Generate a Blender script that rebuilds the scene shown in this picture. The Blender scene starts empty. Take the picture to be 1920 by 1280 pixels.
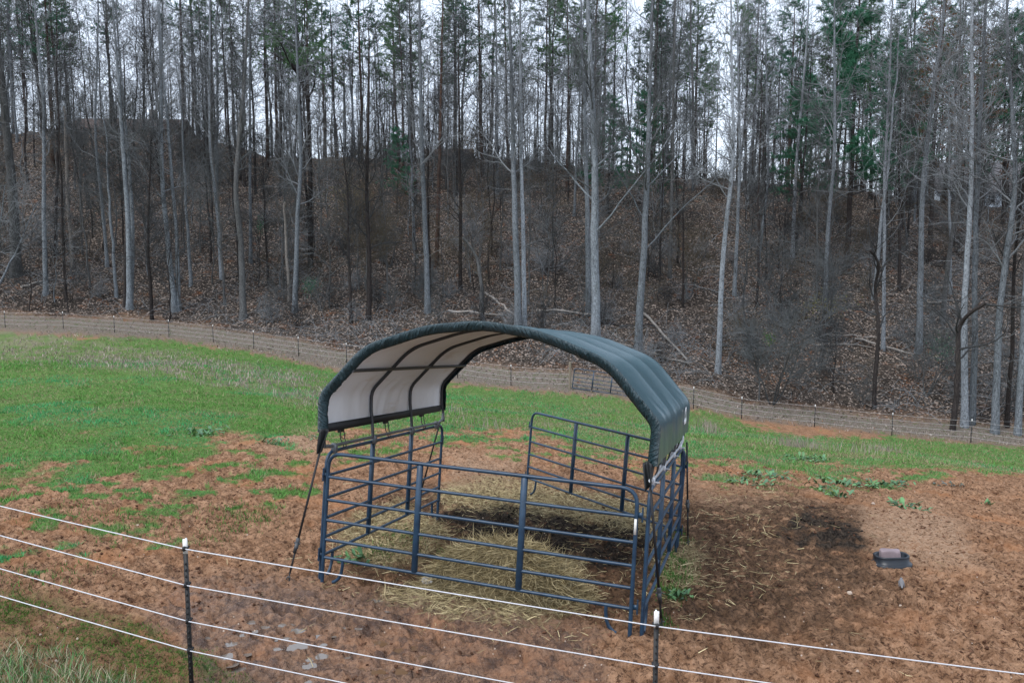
import bpy, math, random
import numpy as np
from mathutils import Matrix, Vector

S = bpy.context.scene
COL = S.collection
rng = np.random.default_rng(11)
random.seed(11)

# ------------------------------------------------------------------ camera, sky, sun, exposure
F, CX, CY, PITCH, EYE = 1450.0, 960.0, 640.0, math.radians(6.0), 4.0
cam = bpy.data.cameras.new('camera')
cam.sensor_width = 36.0
cam.lens = F / 1920 * 36
cam.clip_end = 3000
co = bpy.data.objects.new('camera', cam)
COL.objects.link(co)
co.location = (0, 0, EYE)
co.rotation_euler = (math.pi / 2 - PITCH, 0, 0)
S.camera = co

SUN_EL, SUN_AZ = math.radians(56), math.radians(228)
w = bpy.data.worlds.new('World')
S.world = w
w.use_nodes = True
nt = w.node_tree
nt.nodes.clear()
out = nt.nodes.new('ShaderNodeOutputWorld')
bg = nt.nodes.new('ShaderNodeBackground')
bg.inputs['Strength'].default_value = 0.13
sky = nt.nodes.new('ShaderNodeTexSky')
sky.sky_type = 'NISHITA'
sky.sun_disc = False
sky.sun_elevation = SUN_EL
sky.sun_rotation = SUN_AZ
mix = nt.nodes.new('ShaderNodeMix')
mix.data_type = 'RGBA'
mix.inputs['Factor'].default_value = 0.78
mix.inputs['B'].default_value = (6.25, 6.95, 8.1, 1)          # closed pale cloud layer
nt.links.new(sky.outputs['Color'], mix.inputs['A'])
nt.links.new(mix.outputs['Result'], bg.inputs['Color'])
nt.links.new(bg.outputs[0], out.inputs[0])

sl = bpy.data.lights.new('sun', 'SUN')
sl.energy = 1.2
sl.angle = math.radians(24)
sl.color = (1.0, 0.97, 0.93)
so = bpy.data.objects.new('sun', sl)
COL.objects.link(so)
so.location = (0, 0, 60)
so.rotation_euler = (math.pi / 2 - SUN_EL, 0, math.pi - SUN_AZ)

S.view_settings.view_transform = 'Standard'
S.view_settings.look = 'None'
S.view_settings.exposure = 0.90
S.view_settings.gamma = 1.0
S.view_settings.use_curve_mapping = False

# ------------------------------------------------------------------ helpers: noise
def _hash(ix, iy, s):
    n = (ix.astype(np.int64) * 374761393 + iy.astype(np.int64) * 668265263 + s * 1442695041) & 0x7fffffff
    n = ((n ^ (n >> 13)) * 1274126177) & 0x7fffffff
    n = (n ^ (n >> 16)) & 0xffff
    return n / 65535.0

def vnoise(x, y, s=0):
    ix, iy = np.floor(x), np.floor(y)
    fx, fy = x - ix, y - iy
    fx = fx * fx * fx * (fx * (fx * 6 - 15) + 10)
    fy = fy * fy * fy * (fy * (fy * 6 - 15) + 10)
    a, b = _hash(ix, iy, s), _hash(ix + 1, iy, s)
    c, d = _hash(ix, iy + 1, s), _hash(ix + 1, iy + 1, s)
    return (a * (1 - fx) + b * fx) * (1 - fy) + (c * (1 - fx) + d * fx) * fy

def fbm(x, y, s=0, o=4):
    t, a, n = 0, 0.5, 0
    for k in range(o):
        t = t + a * vnoise(x * 2 ** k + 17.3 * k, y * 2 ** k - 9.1 * k, s + k)
        n += a
        a *= 0.55
    return t / n

def worley(x, y, s=0):
    ix, iy = np.floor(x), np.floor(y)
    best = np.full(x.shape, 9.0)
    for dx in (-1, 0, 1):
        for dy in (-1, 0, 1):
            jx, jy = ix + dx, iy + dy
            px, py = jx + _hash(jx, jy, s), jy + _hash(jx, jy, s + 7)
            best = np.minimum(best, (px - x) ** 2 + (py - y) ** 2)
    return np.sqrt(best)

def sstep(a, b, x):
    t = np.clip((x - a) / (b - a), 0, 1)
    return t * t * (3 - 2 * t)

# ------------------------------------------------------------------ helpers: the camera's geometry, used to survey where things stand
CP, SP = math.cos(PITCH), math.sin(PITCH)

def ray(px, py):
    u, v = (px - CX) / F, (py - CY) / F
    return np.array([u, CP - v * SP, -v * CP - SP])

def at(px, py, Y):
    d = ray(px, py)
    return np.array([0, 0, EYE]) + d * (Y / d[1])

def project(x, y, z):
    zz = z - EYE
    dep = y * CP - zz * SP
    dn = -y * SP - zz * CP
    ok = dep > 0.3
    dd = np.where(ok, dep, 0.3)
    return np.where(ok, CX + F * x / dd, np.sign(x) * 5000), np.where(ok, CY + F * dn / dd, 5000)

# ------------------------------------------------------------------ corral frame (the pen stands square on sloping ground)
CA = np.array([[0.944, 0.325, 0.056], [-0.33, 0.939, 0.102], [-0.02, -0.115, 0.993]])
q1 = CA[:, 0] / np.linalg.norm(CA[:, 0])
q3 = CA[:, 2] - q1 * (q1 @ CA[:, 2]); q3 /= np.linalg.norm(q3)
q2 = np.cross(q3, q1)
CA = np.stack([q1, q2, q3], 1)
CO = np.array([-2.23, 8.737, -3.74 + EYE])
CORRAL = Matrix([[*CA[i], CO[i]] for i in range(3)] + [[0, 0, 0, 1]])
def loc(x, y, z=0.0): return CA @ np.array([x, y, z]) + CO
L = 3.635

# ------------------------------------------------------------------ terrain heights
cps = []
for x, y in ((0, 0), (L, 0), (0, L), (L, L), (1.8, 1.8), (1.8, 0), (3.6, 1.8)): cps.append(loc(x, y))
cps.append(loc(0.66, 5.73, 0.13))
cps += [np.array(p) for p in ((-2.54, 6.0, EYE - 3.47), (0.99, 5.3, EYE - 3.62), (3.6, 4.9, EYE - 3.7), (-6, 7.0, EYE - 3.2), (0, 0, EYE - 1.65), (-3, 2.5, EYE - 2.3),
                              (3, 2.2, EYE - 2.5), (0, 3.2, EYE - 2.9), (-8, 1, EYE - 1.9), (8, 1, EYE - 2.4), (0, -10, EYE - 1.5), (-30, -10, EYE - 1), (30, -10, EYE - 2.5), (0, -40, EYE - 1),
                              (9, 9.5, EYE - 4.1), (7, 6, EYE - 3.8), (9, 14, EYE - 4.8))]
fence_px = [(10, 615, 57), (119, 617, 55.5), (215, 624, 54.7), (317, 632, 54), (400, 642, 53), (476, 654, 51), (560, 668, 48), (650, 680, 47), (800, 702, 45.5), (958, 723, 44), (1100, 733, 42.8),
            (1250, 757, 42), (1390, 785, 41.3), (1527, 800, 40.8), (1672, 815, 40.2), (1820, 829, 38.8)]
for a in fence_px: cps.append(at(*a))
for a in ((0, 880, 14), (0, 760, 24), (0, 690, 34), (300, 760, 22), (300, 690, 33), (600, 770, 24), (700, 860, 16), (1000, 800, 22), (1400, 850, 21), (1400, 930, 13.5), (1800, 880, 19), (1900, 1000, 11.5),
          (-700, 640, 57), (-700, 780, 24), (-500, 950, 12), (2500, 900, 37), (2500, 1000, 18), (2300, 1100, 10)): cps.append(at(*a))
for a in ((0, 560, 62), (0, 480, 70), (0, 380, 82), (0, 258, 100), (300, 575, 62), (300, 450, 75), (300, 340, 90), (300, 246, 104), (480, 290, 104), (640, 600, 58), (640, 450, 75), (640, 300, 99), (960, 630, 53), (960, 590, 58), (960, 450, 75),
          (960, 304, 99), (1280, 690, 49), (1280, 650, 54), (1280, 480, 73), (1280, 335, 97), (1600, 790, 44), (1600, 710, 51), (1600, 500, 70), (1600, 360, 100), (1900, 815, 42), (1900, 740, 47), (1900, 560, 64), (1900, 396, 102), (1850, 392, 118),
          (-700, 540, 66), (-700, 380, 84), (-700, 250, 104), (2600, 900, 40), (2600, 740, 50), (2600, 560, 66), (2600, 400, 104)): cps.append(at(*a))
for px, dz in ((-700, 0), (0, 0), (300, 0), (640, -1), (960, -1), (1280, 0), (1600, 0), (2600, 0)):
    e = at(px, {-700: 250, 0: 258, 300: 246, 640: 300, 960: 304, 1280: 335, 1600: 360, 2600: 400}[px], 104)
    for Y, k in ((125, -1.5), (160, -6), (230, -14)):
        cps.append(np.array([e[0] * Y / 104, Y, e[2] + k + dz]))
cps = np.array(cps)
def _tpsk(d2): return 0.5 * d2 * np.log(d2 + 1e-9)
_n = len(cps)
_P = np.c_[np.ones(_n), cps[:, :2]]
_K = _tpsk(((cps[:, None, :2] - cps[None, :, :2]) ** 2).sum(-1)) + np.eye(_n) * 0.6
_A = np.block([[_K, _P], [_P.T, np.zeros((3, 3))]])
_W = np.linalg.solve(_A, np.r_[cps[:, 2], 0, 0, 0])

def H0(x, y):
    x = np.asarray(x, float); y = np.asarray(y, float)
    sh = x.shape
    x = x.ravel(); y = y.ravel()
    r = np.hypot(x, y)
    k = np.minimum(1, 240 / np.maximum(r, 1e-6))
    xx, yy = x * k, np.maximum(y * k, -40)
    z = _W[_n] + _W[_n + 1] * xx + _W[_n + 2] * yy
    for i in range(_n):
        z = z + _W[i] * _tpsk((xx - cps[i, 0]) ** 2 + (yy - cps[i, 1]) ** 2)
    return z.reshape(sh)

# ------------------------------------------------------------------ ground zones, surveyed from the photograph
def poly_sd(px, py, poly):
    P = np.array(poly, float)
    Q = np.roll(P, -1, 0)
    d = np.full(px.shape, 1e9)
    ins = np.zeros(px.shape, bool)
    for (ax, ay), (bx, by) in zip(P, Q):
        ex, ey = bx - ax, by - ay
        t = np.clip(((px - ax) * ex + (py - ay) * ey) / (ex * ex + ey * ey + 1e-9), 0, 1)
        d = np.minimum(d, np.hypot(px - ax - t * ex, py - ay - t * ey))
        c = (ay > py) != (by > py)
        ins ^= c & (px < ex * (py - ay) / (ey if abs(ey) > 1e-9 else 1e-9) + ax)
    return np.where(ins, d, -d)

STRIP_TOP = [(-900, 575), (0, 588), (320, 602), (480, 622), (660, 655), (960, 690), (1150, 702), (1300, 728), (1400, 752), (1670, 786), (1920, 800), (2800, 850)]
STRIP_BOT = [(2800, 900), (1920, 838), (1670, 814), (1400, 784), (1300, 764), (1150, 744), (960, 728), (660, 700), (480, 660), (317, 637), (0, 622), (-900, 610)]
Z_LITTER = STRIP_TOP + [(2800, -3000), (-900, -3000)]
Z_STRIP = STRIP_TOP + STRIP_BOT
Z_GRASS = [(-900, 610), (0, 620), (317, 637), (480, 660), (660, 700), (960, 728), (1150, 744), (1300, 764), (1400, 784), (1670, 814), (1920, 838), (2800, 900), (2800, 960), (1920, 884), (1800, 870), (1650, 884),
           (1500, 905), (1400, 880), (1290, 860), (1150, 832), (1000, 812), (850, 806), (750, 802), (600, 800), (500, 812), (420, 825), (340, 868), (300, 900), (150, 892), (0, 905), (-900, 980)]
Z_SPARSE = [(-500, 900), (0, 890), (350, 850), (600, 800), (900, 800), (1200, 835), (1500, 890), (1900, 870), (1900, 890), (1650, 925), (1450, 930), (1290, 900), (1100, 880), (900, 850), (700, 850), (560, 930), (420, 1000), (250, 1060), (0, 1090), (-500, 1090)]
Z_MOSS = [(-400, 1105), (60, 1115), (200, 1150), (300, 1185), (400, 1235), (480, 1290), (480, 1500), (-400, 1500)]
Z_DARK = [[(820, 985), (930, 955), (1060, 960), (1200, 985), (1250, 1040), (1190, 1075), (1080, 1060), (1000, 1030), (880, 1025)], [(1490, 955), (1560, 958), (1640, 990), (1640, 1040), (1540, 1042), (1470, 1010)]]
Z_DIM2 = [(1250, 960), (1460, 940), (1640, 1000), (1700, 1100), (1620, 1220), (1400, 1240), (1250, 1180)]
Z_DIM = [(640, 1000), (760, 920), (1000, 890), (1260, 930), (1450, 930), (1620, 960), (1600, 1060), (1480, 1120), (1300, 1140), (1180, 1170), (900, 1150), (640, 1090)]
Z_SAND = [[(1600, 950), (1720, 935), (1800, 980), (1860, 1060), (1740, 1060), (1640, 1030)], [(830, 850), (960, 850), (960, 930), (840, 940)], [(1290, 915), (1420, 925), (1560, 950), (1500, 962), (1300, 940)], [(500, 790), (600, 800), (600, 850), (480, 830)]]
Z_WET = [(330, 1090), (560, 1085), (760, 1110), (1000, 1150), (1150, 1200), (1100, 1300), (900, 1400), (300, 1400), (380, 1250), (300, 1180)]
Z_DRY = [(-500, 612), (60, 628), (200, 645), (330, 662), (480, 690), (640, 720), (650, 765), (520, 745), (400, 718), (250, 695), (100, 680), (-500, 655)]
Z_STREAK = [(1395, 786), (1550, 798), (1660, 814), (1650, 826), (1500, 814), (1390, 798)]
Z_HAY = [[(640, 985), (780, 950), (830, 985), (800, 1040), (700, 1060), (640, 1040)], [(760, 1085), (860, 1020), (1080, 1040), (1120, 1120), (1050, 1165), (850, 1160), (700, 1110)],
         [(1225, 1050), (1285, 1015), (1325, 1035), (1300, 1095), (1245, 1120)], [(840, 905), (1000, 895), (1200, 940), (1240, 1000), (1000, 960), (860, 960)]]
Z_HAYSP = [(560, 1060), (700, 930), (1000, 880), (1300, 900), (1480, 900), (1540, 1000), (1480, 1090), (1330, 1160), (1200, 1200), (1080, 1230), (860, 1200), (700, 1150)]

def soft(px, py, poly, f=12): return sstep(-f, f, poly_sd(px, py, poly))

def zones(x, y, z):
    px, py = project(x, y, z)
    n1, n2, n3 = fbm(x * .55, y * .55, 3), fbm(x * 2.3, y * 2.3, 5), fbm(x * 7, y * 7, 9, 3)
    jx, jy = px + (n1 - .5) * 90 + (n2 - .5) * 40, py + (n1 - .5) * 40 + (n2 - .5) * 26
    o = {}
    o['litter'] = soft(px, py + (n2 - .5) * 16, Z_LITTER, 8)
    o['strip'] = soft(px, py + (n2 - .5) * 14, Z_STRIP, 7)
    g = soft(jx, jy, Z_GRASS, 14)
    sp = soft(jx, jy, Z_SPARSE, 18)
    pas = g * (1 - o['strip'])
    cov = pas * (0.55 + 1.1 * (n2 - .35)) + sp * (1 - pas) * np.clip((n2 - .47) * 3.6, 0, 1)
    near = sstep(26, 12, np.hypot(x, y))
    cov = cov - pas * near * np.clip((n1 - .5) * 2.0, 0, .35) + pas * 0.35 * (1 - near)
    cov = cov - pas * .22 * sstep(820, 1000, px) * (.4 + n2)
    cov = cov - pas * .4 * sstep(30, 15, np.hypot(x, y)) * sstep(.54, .66, fbm(x * .9, y * .9, 15)) * (1 - o['strip'])
    cov = cov * (1 - soft(jx, jy, Z_STREAK, 5) * .9)
    o['moss'] = soft(jx, jy, Z_MOSS, 18) * np.clip(0.6 + (n2 - .42) * 3.0, 0, 1)
    o['grass'] = np.clip(sstep(.18, .62, cov + (n3 - .5) * .45), 0, 1) * (1 - o['litter'])
    o['dry'] = soft(jx, jy, Z_DRY, 10) * np.clip((n2 - .3) * 2.6, 0, 1)
    o['dark'] = np.clip(sum(soft(jx, jy, p, 16) for p in Z_DARK), 0, 1) * np.clip(.45 + (n2 - .35) * 2, 0, 1)
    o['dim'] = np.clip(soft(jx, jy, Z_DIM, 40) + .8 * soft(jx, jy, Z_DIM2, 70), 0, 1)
    o['sand'] = np.clip(sum(soft(jx, jy, p, 24) for p in Z_SAND), 0, 1)
    o['wet'] = soft(jx, jy, Z_WET, 30)
    o['hay'] = np.clip(sum(soft(jx, jy, p, 14) for p in Z_HAY), 0, 1)
    o['haysp'] = soft(jx, jy, Z_HAYSP, 25)
    o['px'], o['py'] = px, py
    return o

PUD_PX = [(430, 660, 30), (300, 560, 22), (520, 520, 20), (590, 690, 26), (250, 690, 34), (160, 750, 40), (700, 640, 20), (580, 640, 24), (760, 590, 16), (420, 610, 20), (280, 515, 30), (370, 537, 32), (470, 530, 30), (555, 560, 48), (670, 595, 40), (320, 615, 30), (180, 635, 45), (220, 580, 36), (500, 600, 34), (545, 645, 60), (905, 545, 20), (800, 540, 28), (1070, 445, 18), (640, 720, 55),
          (690, 712, 38), (610, 755, 45), (840, 712, 18), (200, 765, 60), (130, 695, 45), (450, 850, 26), (610, 858, 36), (340, 725, 24), (120, 535, 34), (20, 590, 30), (1030, 630, 50), (1130, 675, 38), (1230, 655, 34), (920, 790, 40), (1020, 800, 45), (1150, 780, 42), (1080, 840, 38),
          (1280, 705, 40), (1010, 385, 36)]

def relief(x, y, zn):
    """mud, hoof pocks and leaf-litter bumps on top of the broad terrain"""
    mud = np.clip(1 - zn['litter'] - zn['strip'], 0, 1)
    mud = mud * (1 - .75 * zn['grass'])
    r = np.hypot(x, y)
    fade = sstep(40, 22, r)
    wl = worley(x * 3.6 + fbm(x * 2, y * 2, 31, 2) * 1.5, y * 3.6, 21)
    wl2 = worley(x * 8.5, y * 8.5 + fbm(x * 4, y * 4, 33, 2), 27)
    m = (fbm(x * 1.1, y * 1.1, 41) - .5) * .10 + (sstep(0, .55, wl) - .7) * .085 * (fbm(x * .8, y * .8, 55, 2) + .2) + (sstep(0, .5, wl2) - .7) * .045 * (fbm(x * 1.3, y * 1.3, 57, 2) + .3) + (fbm(x * 11, y * 11, 43, 3) - .5) * .11 - .02
    g = (fbm(x * .4, y * .4, 45) - .5) * .22 + (fbm(x * 3, y * 3, 47, 3) - .5) * .05
    h = (fbm(x * .16, y * .16, 49) - .5) * 1.6 + (fbm(x * .9, y * .9, 51) - .5) * .35
    return m * mud * fade * (1 - .35 * zn['sand']) + g * (1 - mud) * (1 - zn['litter']) * .6 + h * zn['litter'] * sstep(0, 6, r - 40)

PUD = []
def _hit0(px, py):
    d = ray(px, py)
    t = np.geomspace(3.0, 170, 220)
    for _ in range(2):
        x, y = d[0] * t, d[1] * t
        z = EYE + d[2] * t
        h = Hf(x, y)
        i = int(np.argmax(h >= z))
        if h[i] < z[i]: i = len(t) - 1
        a = max(i - 1, 0)
        if _ == 0: t = np.linspace(t[a], t[i], 14)
    g0, g1 = z[a] - h[a], z[i] - h[i]
    k = g0 / (g0 - g1) if g0 != g1 else 0
    tt = t[a] + (t[i] - t[a]) * k
    p = np.array([d[0] * tt, d[1] * tt, EYE + d[2] * tt])
    return p

def Hf(x, y):
    x = np.asarray(x, float); y = np.asarray(y, float)
    z = H0(x, y)
    z = z + relief(x, y, zones(x, y, z))
    for (cx, cy, rad, lev) in PUD:
        m = (np.abs(x - cx) < rad * 2.4) & (np.abs(y - cy) < rad * 2.4)
        if np.any(m):
            dd = np.hypot((x - cx) / 1.25, y - cy) / rad + (fbm(x * 13, y * 13, 61, 3) - .5) * 1.5
            z = np.where(m & (dd < 1), np.minimum(z, lev - .030 * (1 - dd)), np.where(m & (dd < 1.9), np.maximum(z, lev + .008 * np.minimum(dd - 1, .5)), z))
    return z
hit = _hit0
def gz(x, y): return float(Hf(np.array([x]), np.array([y]))[0])

_pt = []
for zx, zy, s in PUD_PX:
    p = hit(380 + zx / 3.097, 1000 + zy / 3.097)
    rad = s / 3.097 / F * p[1] * .72
    q_ = rng.normal(size=(40, 2)) * rad * .6; lev = float(np.percentile(Hf(p[0] + q_[:, 0], p[1] + q_[:, 1]), 22))
    _pt.append((p[0], p[1], rad, lev))
PUD = _pt

# ------------------------------------------------------------------ helpers: meshes, materials, objects
def mesh_np(name, V, F4=None, F3=None, smooth=True):
    V = np.asarray(V, np.float32).reshape(-1, 3)
    me = bpy.data.meshes.new(name)
    me.vertices.add(len(V))
    me.vertices.foreach_set('co', V.ravel())
    F4 = np.zeros((0, 4), np.int32) if F4 is None else np.asarray(F4, np.int32).reshape(-1, 4)
    F3 = np.zeros((0, 3), np.int32) if F3 is None else np.asarray(F3, np.int32).reshape(-1, 3)
    nl = F4.size + F3.size
    me.loops.add(nl)
    me.loops.foreach_set('vertex_index', np.r_[F4.ravel(), F3.ravel()])
    me.polygons.add(len(F4) + len(F3))
    st = np.r_[np.arange(len(F4)) * 4, F4.size + np.arange(len(F3)) * 3].astype(np.int32)
    me.polygons.foreach_set('loop_start', st)
    if smooth: me.polygons.foreach_set('use_smooth', np.ones(len(st), bool))
    me.update(calc_edges=True)
    return me

def col_attr(me, name, C):
    a = me.color_attributes.new(name, 'FLOAT_COLOR', 'POINT')
    C = np.asarray(C, np.float32)
    if C.shape[1] == 3: C = np.c_[C, np.ones(len(C), np.float32)]
    a.data.foreach_set('color', C.ravel())

def obj(name, me, mat=None, parent=None, **kw):
    o = bpy.data.objects.new(name, me)
    COL.objects.link(o)
    if mat is not None:
        for m in (mat if isinstance(mat, (list, tuple)) else [mat]):
            if len(me.materials) < (len(mat) if isinstance(mat, (list, tuple)) else 1): me.materials.append(m)
    if parent is not None: o.parent = parent
    for k, v in kw.items(): o[k] = v
    return o

def thing(name, label, cat, matrix=None, group=None):
    o = bpy.data.objects.new(name, None)
    o.empty_display_size = .2
    COL.objects.link(o)
    if matrix is not None: o.matrix_world = matrix
    o['label'] = label; o['category'] = cat
    if group: o['group'] = group
    return o

def dup(root, matrix, label=None, group=None):
    r = root.copy(); COL.objects.link(r)
    r.matrix_world = matrix
    if label: r['label'] = label
    if group: r['group'] = group
    for ch in root.children:
        c = ch.copy(); COL.objects.link(c); c.parent = r
        for g in ch.children:
            d = g.copy(); COL.objects.link(d); d.parent = c
    return r

class MB:
    """collects shapes into one mesh"""
    def __init__(s): s.V, s.Q, s.T, s.n = [], [], [], 0
    def add(s, V, Q=None, T=None):
        V = np.asarray(V, float).reshape(-1, 3)
        if Q is not None and len(Q): s.Q.append(np.asarray(Q).reshape(-1, 4) + s.n)
        if T is not None and len(T): s.T.append(np.asarray(T).reshape(-1, 3) + s.n)
        s.V.append(V); s.n += len(V)
    def tube(s, pts, r, k=10, cap=True):
        P = np.asarray(pts, float); n = len(P)
        R = np.full(n, r) if np.isscalar(r) else np.asarray(r, float)
        V, Q = tubes(P[None], R[None], k)
        s.add(V, Q)
        if cap:
            for e, idx in ((0, 0), (n - 1, (n - 1) * k)):
                c = np.vstack([V[idx:idx + k], P[e]])
                t = [(i, (i + 1) % k, k) if e else ((i + 1) % k, i, k) for i in range(k)]
                s.add(c, None, t)
    def box(s, c, size, M=None, bev=0.0):
        x, y, z = np.array(size) / 2
        b = min(bev, x * .9, y * .9, z * .9)
        if b <= 0:
            V = np.array([(i * x, j * y, k * z) for i in (-1, 1) for j in (-1, 1) for k in (-1, 1)])
            Q = [(0, 1, 3, 2), (4, 6, 7, 5), (0, 4, 5, 1), (2, 3, 7, 6), (0, 2, 6, 4), (1, 5, 7, 3)]
        else:
            V, Q = [], []
            ring = [(-x + b, -y), (x - b, -y), (x, -y + b), (x, y - b), (x - b, y), (-x + b, y), (-x, y - b), (-x, -y + b)]
            sc = lambda p, q: (p[0] - np.sign(p[0]) * q * .9, p[1] - np.sign(p[1]) * q * .9)
            for zz, q in ((-z, b), (-z + b, 0), (z - b, 0), (z, b)):
                V += [(*sc(p, q), zz) for p in ring]
            for l in range(3):
                for i in range(8): Q.append((l * 8 + i, l * 8 + (i + 1) % 8, l * 8 + 8 + (i + 1) % 8, l * 8 + 8 + i))
            Q += [(7, 6, 5, 4), (7, 4, 3, 0), (0, 3, 2, 1)]
            o = 24
            Q += [(o + 4, o + 5, o + 6, o + 7), (o + 0, o + 3, o + 4, o + 7), (o + 1, o + 2, o + 3, o + 0)]
            V = np.array(V)
        if M is not None: V = V @ np.asarray(M).T
        s.add(V + np.array(c), Q)
    def mesh(s, name, smooth=True):
        return mesh_np(name, np.vstack(s.V), np.vstack(s.Q) if s.Q else None, np.vstack(s.T) if s.T else None, smooth)

def tubes(P, R, k):
    """P (B,n,3), R (B,n) -> verts, quads of B open tubes with k sides"""
    B, n, _ = P.shape
    T = np.gradient(P, axis=1)
    T /= np.linalg.norm(T, axis=2, keepdims=True) + 1e-9
    T0 = T[:, 0]
    ref = np.where(np.abs(T0[:, 2:3]) < .8, np.array([[0, 0, 1.]]), np.array([[1., 0.13, 0]]))
    U = np.zeros_like(P)
    u_ = ref
    for i_ in range(n):
        u_ = u_ - (u_ * T[:, i_]).sum(1, keepdims=True) * T[:, i_]
        u_ = u_ / (np.linalg.norm(u_, axis=1, keepdims=True) + 1e-9)
        U[:, i_] = u_
    W = np.cross(T, U)
    a = np.arange(k) * 2 * np.pi / k
    V = P[:, :, None] + R[:, :, None, None] * (U[:, :, None] * np.cos(a)[None, None, :, None] + W[:, :, None] * np.sin(a)[None, None, :, None])
    idx = np.arange(B * n * k).reshape(B, n, k)
    nx = np.roll(idx, -1, 2)
    Q = np.stack([idx[:, :-1], nx[:, :-1], nx[:, 1:], idx[:, 1:]], -1).reshape(-1, 4)
    return V.reshape(-1, 3), Q

class NT:
    def __init__(s, name):
        s.m = bpy.data.materials.new(name); s.m.use_nodes = True
        s.t = s.m.node_tree; s.t.nodes.clear()
        s.o = s.n('ShaderNodeOutputMaterial'); s.b = s.n('ShaderNodeBsdfPrincipled')
        s.l(s.b.outputs[0], s.o.inputs[0])
    def n(s, t, **kw):
        x = s.t.nodes.new(t)
        for k, v in kw.items(): setattr(x, k, v)
        return x
    def l(s, a, b): s.t.links.new(a, b)
    def put(s, sock, v):
        if hasattr(v, 'is_linked') or hasattr(v, 'links'): s.l(v, sock)
        elif isinstance(v, (tuple, list)) and len(v) == 3 and sock.type == 'RGBA': sock.default_value = (*v, 1)
        else: sock.default_value = v
    def coord(s, which='Object', scale=(1, 1, 1)):
        c = s.n('ShaderNodeTexCoord'); m = s.n('ShaderNodeMapping'); m.inputs['Scale'].default_value = scale
        s.l(c.outputs[which], m.inputs['Vector']); return m.outputs[0]
    def noise(s, v, scale, det=4, rough=.55, dist=0.0):
        x = s.n('ShaderNodeTexNoise'); s.l(v, x.inputs['Vector'])
        x.inputs['Scale'].default_value = scale; x.inputs['Detail'].default_value = det
        x.inputs['Roughness'].default_value = rough; x.inputs['Distortion'].default_value = dist
        return x.outputs['Fac']
    def vor(s, v, scale, feature='F1', out='Distance'):
        x = s.n('ShaderNodeTexVoronoi', feature=feature); s.l(v, x.inputs['Vector']); x.inputs['Scale'].default_value = scale
        return x.outputs[out]
    def ramp(s, f, a, b):
        x = s.n('ShaderNodeMapRange', interpolation_type='SMOOTHSTEP'); s.put(x.inputs[0], f)
        x.inputs[1].default_value = a; x.inputs[2].default_value = b
        return x.outputs[0]
    def mix(s, f, a, b):
        x = s.n('ShaderNodeMix', data_type='RGBA'); s.put(x.inputs['Factor'], f); s.put(x.inputs['A'], a); s.put(x.inputs['B'], b)
        return x.outputs['Result']
    def math(s, op, a, b=0.0):
        x = s.n('ShaderNodeMath', operation=op); s.put(x.inputs[0], a); s.put(x.inputs[1], b); return x.outputs[0]
    def attr(s, name):
        x = s.n('ShaderNodeAttribute'); x.attribute_name = name; return x.outputs['Color'], x.outputs['Alpha']
    def sep(s, c):
        x = s.n('ShaderNodeSeparateColor'); s.l(c, x.inputs[0]); return x.outputs[0], x.outputs[1], x.outputs[2]
    def bump(s, h, strength=.5, dist=.02):
        x = s.n('ShaderNodeBump'); s.put(x.inputs['Height'], h); x.inputs['Strength'].default_value = strength; x.inputs['Distance'].default_value = dist
        s.l(x.outputs[0], s.b.inputs['Normal'])
    def rnd(s): return s.n('ShaderNodeObjectInfo').outputs['Random']
    def fin(s, color, rough=.8, metal=0.0, spec=.5):
        s.put(s.b.inputs['Base Color'], color); s.put(s.b.inputs['Roughness'], rough); s.put(s.b.inputs['Metallic'], metal)
        s.put(s.b.inputs['Specular IOR Level'], spec); return s.m

def m_simple(name, c, rough=.6, metal=0., var=.25, scale=20, spec=.5, bump=0.0):
    t = NT(name); v = t.coord(); n = t.noise(v, scale)
    d = tuple(x * (1 - var) for x in c); b = tuple(min(1, x * (1 + var)) for x in c)
    if bump: t.bump(n, bump, .01)
    return t.fin(t.mix(n, d, b), rough, metal, spec)

def m_tint(name, rough=.8, trans=0.0, spec=.04):
    t = NT(name); c, _ = t.attr('tint')
    if trans:
        t.b.inputs['Subsurface Weight'].default_value = 0
    return t.fin(c, rough, 0, spec)

def m_bark(name, dark, light, lenticel=0.0, moss=0.0, sz=1.0):
    t = NT(name)
    v = t.coord('Object', (9, 9, 1.6)); v2 = t.coord('Object', (5, 5, 14)); v3 = t.coord('Object', (1.2, 1.2, .35))
    n = t.noise(v, 3.0 * sz, 5, .65, .4); big = t.noise(v3, 1.0, 3); l = t.noise(v2, 1.5, 3, .5)
    r = t.rnd()
    c = t.mix(t.ramp(n, .3, .7), dark, light)
    c = t.mix(t.math('MULTIPLY', t.ramp(big, .45, .75), .5), c, tuple(x * .45 for x in dark))
    if lenticel: c = t.mix(t.math('MULTIPLY', t.ramp(l, .58, .68), lenticel), c, (.03, .028, .026))
    if moss: c = t.mix(t.math('MULTIPLY', t.ramp(big, .35, .2), moss), c, (.05, .06, .03))
    k = t.n('ShaderNodeHueSaturation'); t.l(c, k.inputs['Color']); t.l(t.math('MULTIPLY_ADD', r, .5), k.inputs['Value'])
    k.inputs['Value'].default_value = 1
    mm = t.n('ShaderNodeMapRange'); t.l(r, mm.inputs[0]); mm.inputs[3].default_value = .72; mm.inputs[4].default_value = 1.25
    t.l(mm.outputs[0], k.inputs['Value'])
    t.bump(n, .8, .03)
    return t.fin(k.outputs[0], .95, 0, .04)

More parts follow.
